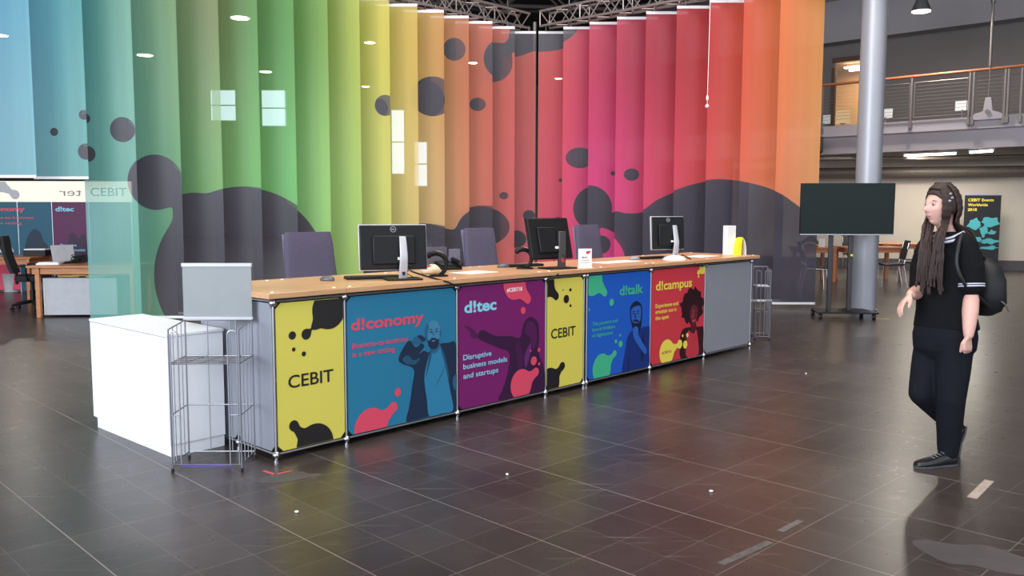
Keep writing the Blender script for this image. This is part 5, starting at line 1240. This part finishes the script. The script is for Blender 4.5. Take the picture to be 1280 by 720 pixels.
# --- trousers
tr = MB()
tr.loft([ring(pel+UPZ*.12, .168, .115, SD, F), ring(pel+UPZ*.04, .182, .13, SD, F), ring(pel-UPZ*.04, .175, .128, SD, F), ring(pel-UPZ*.09, .13, .10, SD, F)], 32, pw=2.2)
tr.tube([hipL, hipL*.5+knL*.5, knL, knL*.5+anL*.5, anL+UPZ*.02, anL-UPZ*.005], [.108, .099, .082, .074, .062, .060], 20, round_ends=True)
tr.tube([hipR, hipR*.5+knR*.5, knR], [.105, .095, .078], 20, round_ends=True); tr.tube([knR, knR*.5+anR*.5, anR*.92+knR*.08], [.078, .068, .056], 20, round_ends=True)
# creases over the front shoe
for k, z in enumerate((.045, .085, .125)): tr.tube([anL + UPZ*z + Vector((.055*math.cos(a), .055*math.sin(a), .008*math.sin(a*2+k))) for a in [2*PI*i/20 for i in range(20)]], .012, 8, closed=True)
remeshed(tr, 'trousers', TROUS, person, .008, 4)
# --- shoes
def shoe(heel, d, up, name_label):
    d = d.normalized(); up = (up - d*up.dot(d)).normalized(); s = d.cross(up)
    m = MB(); c = lambda x, z: heel + d*x + up*z
    m.loft([(c(-.005, .035), s*.028, up*.03), (c(.02, .045), s*.036, up*.042), (c(.07, .045), s*.037, up*.042), (c(.12, .036), s*.039, up*.032), (c(.17, .03), s*.045, up*.026), (c(.215, .026), s*.044, up*.022), (c(.25, .022), s*.034, up*.016), (c(.268, .018), s*.016, up*.009)], 24, pw=2.4)
    m.loft([(c(.005, .06), s*.034, d*.03), (c(.02, .10), s*.036, d*.036)], 20)
    u = m.build('shoe', SHOE, person, smooth=60)
    k = MB(); k.slab([(-.012, -.03), (-.012, .03), (.03, .038), (.10, .034), (.17, .046), (.23, .042), (.27, .014), (.27, -.014), (.23, -.042), (.17, -.046), (.10, -.034), (.03, -.038)], lambda x, y, z: heel + d*x + s*y + up*(z), .014).build('sole', mat('grey_rubber_sole', (70, 70, 74), .6, noise=0), u, smooth=0, bevel=.003)
    l = MB()
    for q in range(4): l.tube([c(.085+.022*q, .083-.008*q) - s*.022, c(.09+.022*q, .089-.009*q), c(.085+.022*q, .083-.008*q) + s*.022], .0032, 6)
    l.build('laces', mat('grey_laces', (120, 120, 128), .7, noise=0), u)
hl = Vector((anL.x + .035, anL.y, 0)); shoe(hl, Vector((-.96, -.22, 0)), UPZ, '')
dR = Vector((.25, .1, -.9)); hp = anR + Vector((.055, .02, .0)); shoe(hp - Vector((0, 0, .0)), Vector((-.30, -.08, -1)), Vector((-.9, -.1, .3)), '')
# --- hair: cap and long braids
cap = MB(); n = 40; rows = []
for j in range(15):
    th = PI*.64*j/14
    for i in range(n):
        ph = 2*PI*i/n; f, s, z = math.sin(th)*math.cos(ph), math.sin(th)*math.sin(ph), math.cos(th)
        # the hairline leaves the face free
        lim = .10 if f > .45 else 1
        k = 1.0
        F_, S_, Z_ = .106*f - .005, .085*s, .124*z + .007
        if f > .1 and Z_ < .062: F_, Z_ = min(F_, .030 + .9*max(0, Z_-.02)), Z_
        rows.append(headc + FH*F_ + SH*S_ + UPZ*Z_)
cap.v = [tuple(p) for p in rows]
for j in range(14):
    for i in range(n): cap.f.append((j*n+i, (j+1)*n+i, (j+1)*n+(i+1) % n, j*n+(i+1) % n))
hair = cap.build('hair', HAIR, person, smooth=80); sd = hair.modifiers.new('s', 'SOLIDIFY'); sd.thickness = .012
rd = random.Random(11); br = MB()
def braid(f0, s0, z0, path, r0=.007):
    p0 = headc + FH*f0 + SH*s0 + UPZ*z0; pts = [p0] + path; L = smooth_line(pts, 7); n_ = len(L)
    rr_ = [r0*(1+.3*math.sin(i*1.7+rd.random()))*(1-.3*i/n_) for i in range(n_)]
    br.tube(L, rr_, 8, round_ends=True)
def az_pt(az, el, r=1.0):
    return headc + FH*(.110*r*math.cos(el)*math.cos(az) - .006) + SH*(.089*r*math.cos(el)*math.sin(az)) + UPZ*(.130*r*math.sin(el) + .006)
def lay(az0, az1, els, path, r0, part=.012):
    j = rd.uniform
    sgn = 1 if math.sin(az1) >= 0 else -1
    pts = [headc + UPZ*.134 + FH*j(-.05, .035) + SH*part*sgn]
    for i, e in enumerate(els):
        az = az0 + (az1-az0)*i/max(1, len(els)-1); pts.append(az_pt(az, R(e), 1.0+j(-.012, .022)))
    L = smooth_line(pts + path, 7); n_ = len(L)
    br.tube(L, [r0*(1+.3*math.sin(i*1.7+rd.random()))*(1-.3*i/n_) for i in range(n_)], 8, round_ends=True)
J = rd.uniform
for k in range(16):      # near side: one curtain of braids before the ear, down on to the chest
    t = k/15; az = R(58 + 26*t)
    lay(az-.25, az, (62, 40, 14), [az_pt(az, R(-18), 1.03), az_pt(az-.02, R(-48), 1.15), W(1169+10*t+J(-2, 2), 296+J(-3, 3), 5.045), W(1163+15*t+J(-2, 2), 322, 5.02), W(1160+18*t+J(-3, 3), 345+J(-8, 22), 5.02)], .0068)
for k in range(30):      # far side, hanging on to the chest at the left
    t = k/29; az = R(-66 - 40*t)
    lay(az+.25, az, (62, 40, 12), [az_pt(az, R(-25), 1.03), W(1153+12*t+J(-2, 2), 286+J(-3, 3), 5.13), W(1149+15*t+J(-2, 2), 316, 5.045), W(1146+20*t+J(-3, 3), 350+J(-10, 16), 5.04)], .0078)
for k in range(54):      # back of the head, swept behind the ear and over the shoulders
    t = k/53; az = R(106 + 140*t); sn = math.sin(az)
    lay(az-.2*(1 if sn > 0 else -1), az, (66, 45, 18), [az_pt(az+.12*sn, R(-14), 1.07), az_pt(az+.25*sn, R(-42), 1.22), W(1204+10*sn+J(-3, 3), 293+J(-4, 4), 5.19-.06*sn), W(1209+12*sn+J(-5, 5), 312+J(-8, 16), 5.19-.10*sn)], .0078)
for k in range(34):      # crown and front hairline, combed back along the scalp
    t = k/33; az = R(-62 + 124*t)
    P0 = [az_pt(az, R(44 + 6*math.cos(az*1.4)), 1.0), az_pt(az*1.3, R(62), 1.01), az_pt(az*1.9, R(72), 1.02), headc + UPZ*.137 - FH*.03 + SH*.03*math.sin(az)]
    L = smooth_line(P0, 5); br.tube(L, .0075, 8, round_ends=True)
br.build('braids', HAIR, hair, smooth=80)
bd_ = MB()
for (u_, v_) in ((1188, 240), (1190, 245), (1187, 249)): bd_.sphere(W(u_, v_, 5.066), (.010, .006, .008), 10, 7)
bd_.build('hair_clip', mat('silver_hair_clip', (160, 156, 160), .35, .6), hair)
# --- backpack (a thing of its own) with straps round the shoulders
BP = mat('black_nylon', (24, 25, 28), .55, noise=.25, nscale=30, bump=.2)
bc = W(1221, 356, 5.30) + ORG
pack = thing('backpack', 'bulging black backpack worn on the back of the walking person', 'backpack', (bc.x, bc.y, bc.z-.17), 0)
f2, s2 = -F, SD
f2 = Vector((.9, .42, 0)).normalized(); s2 = Vector((.42, -.9, 0))
lp = MB(); Zr = ((0, .10, .05), (.03, .15, .085), (.12, .17, .105), (.22, .165, .10), (.30, .135, .075), (.35, .07, .04))
lp.loft([(UPZ*z, s2*a, f2*b) for z, a, b in Zr], 32, pw=3); lp.build('main_bag', BP, pack, smooth=70)
MB().loft([(f2*.085 + UPZ*.03, s2*.10, f2*.03), (f2*.10 + UPZ*.07, s2*.125, f2*.045), (f2*.10 + UPZ*.15, s2*.12, f2*.04), (f2*.085 + UPZ*.19, s2*.09, f2*.02)], 28, pw=3).build('front_pocket', BP, pack, smooth=70)
MB().tube([UPZ*.345 - s2*.03, UPZ*.385 + f2*0, UPZ*.345 + s2*.03], .006, 8).build('carry_loop', BP, pack)
MB().tube(smooth_line([s2*.15 + UPZ*.1, s2*.175 + f2*.02 + UPZ*.08, s2*.17 + f2*.07 + UPZ*.03], 5), .004, 6).build('side_strap', mat('grey_webbing', (110, 112, 112), .7), pack)
B0 = Vector((bc.x, bc.y, bc.z-.17))
for s_, nm in ((shL, 1), (shR, -1)):
    sp_ = s_ + ORG - B0 - SD*.04*nm*1
    pts = [UPZ*.33 + s2*.06*nm, sp_ - F*.07 + UPZ*.045, sp_ + UPZ*.074, sp_ + F*.09 + UPZ*.02, sp_ + F*.125 - UPZ*.10, sp_ + F*.10 - UPZ*.21 + SD*.04*nm, sp_ - UPZ*.27 + SD*.075*nm, UPZ*.03 + s2*.12*nm]
    MB().tube(smooth_line(pts, 6), .011, 8).build('shoulder_strap', BP, pack)
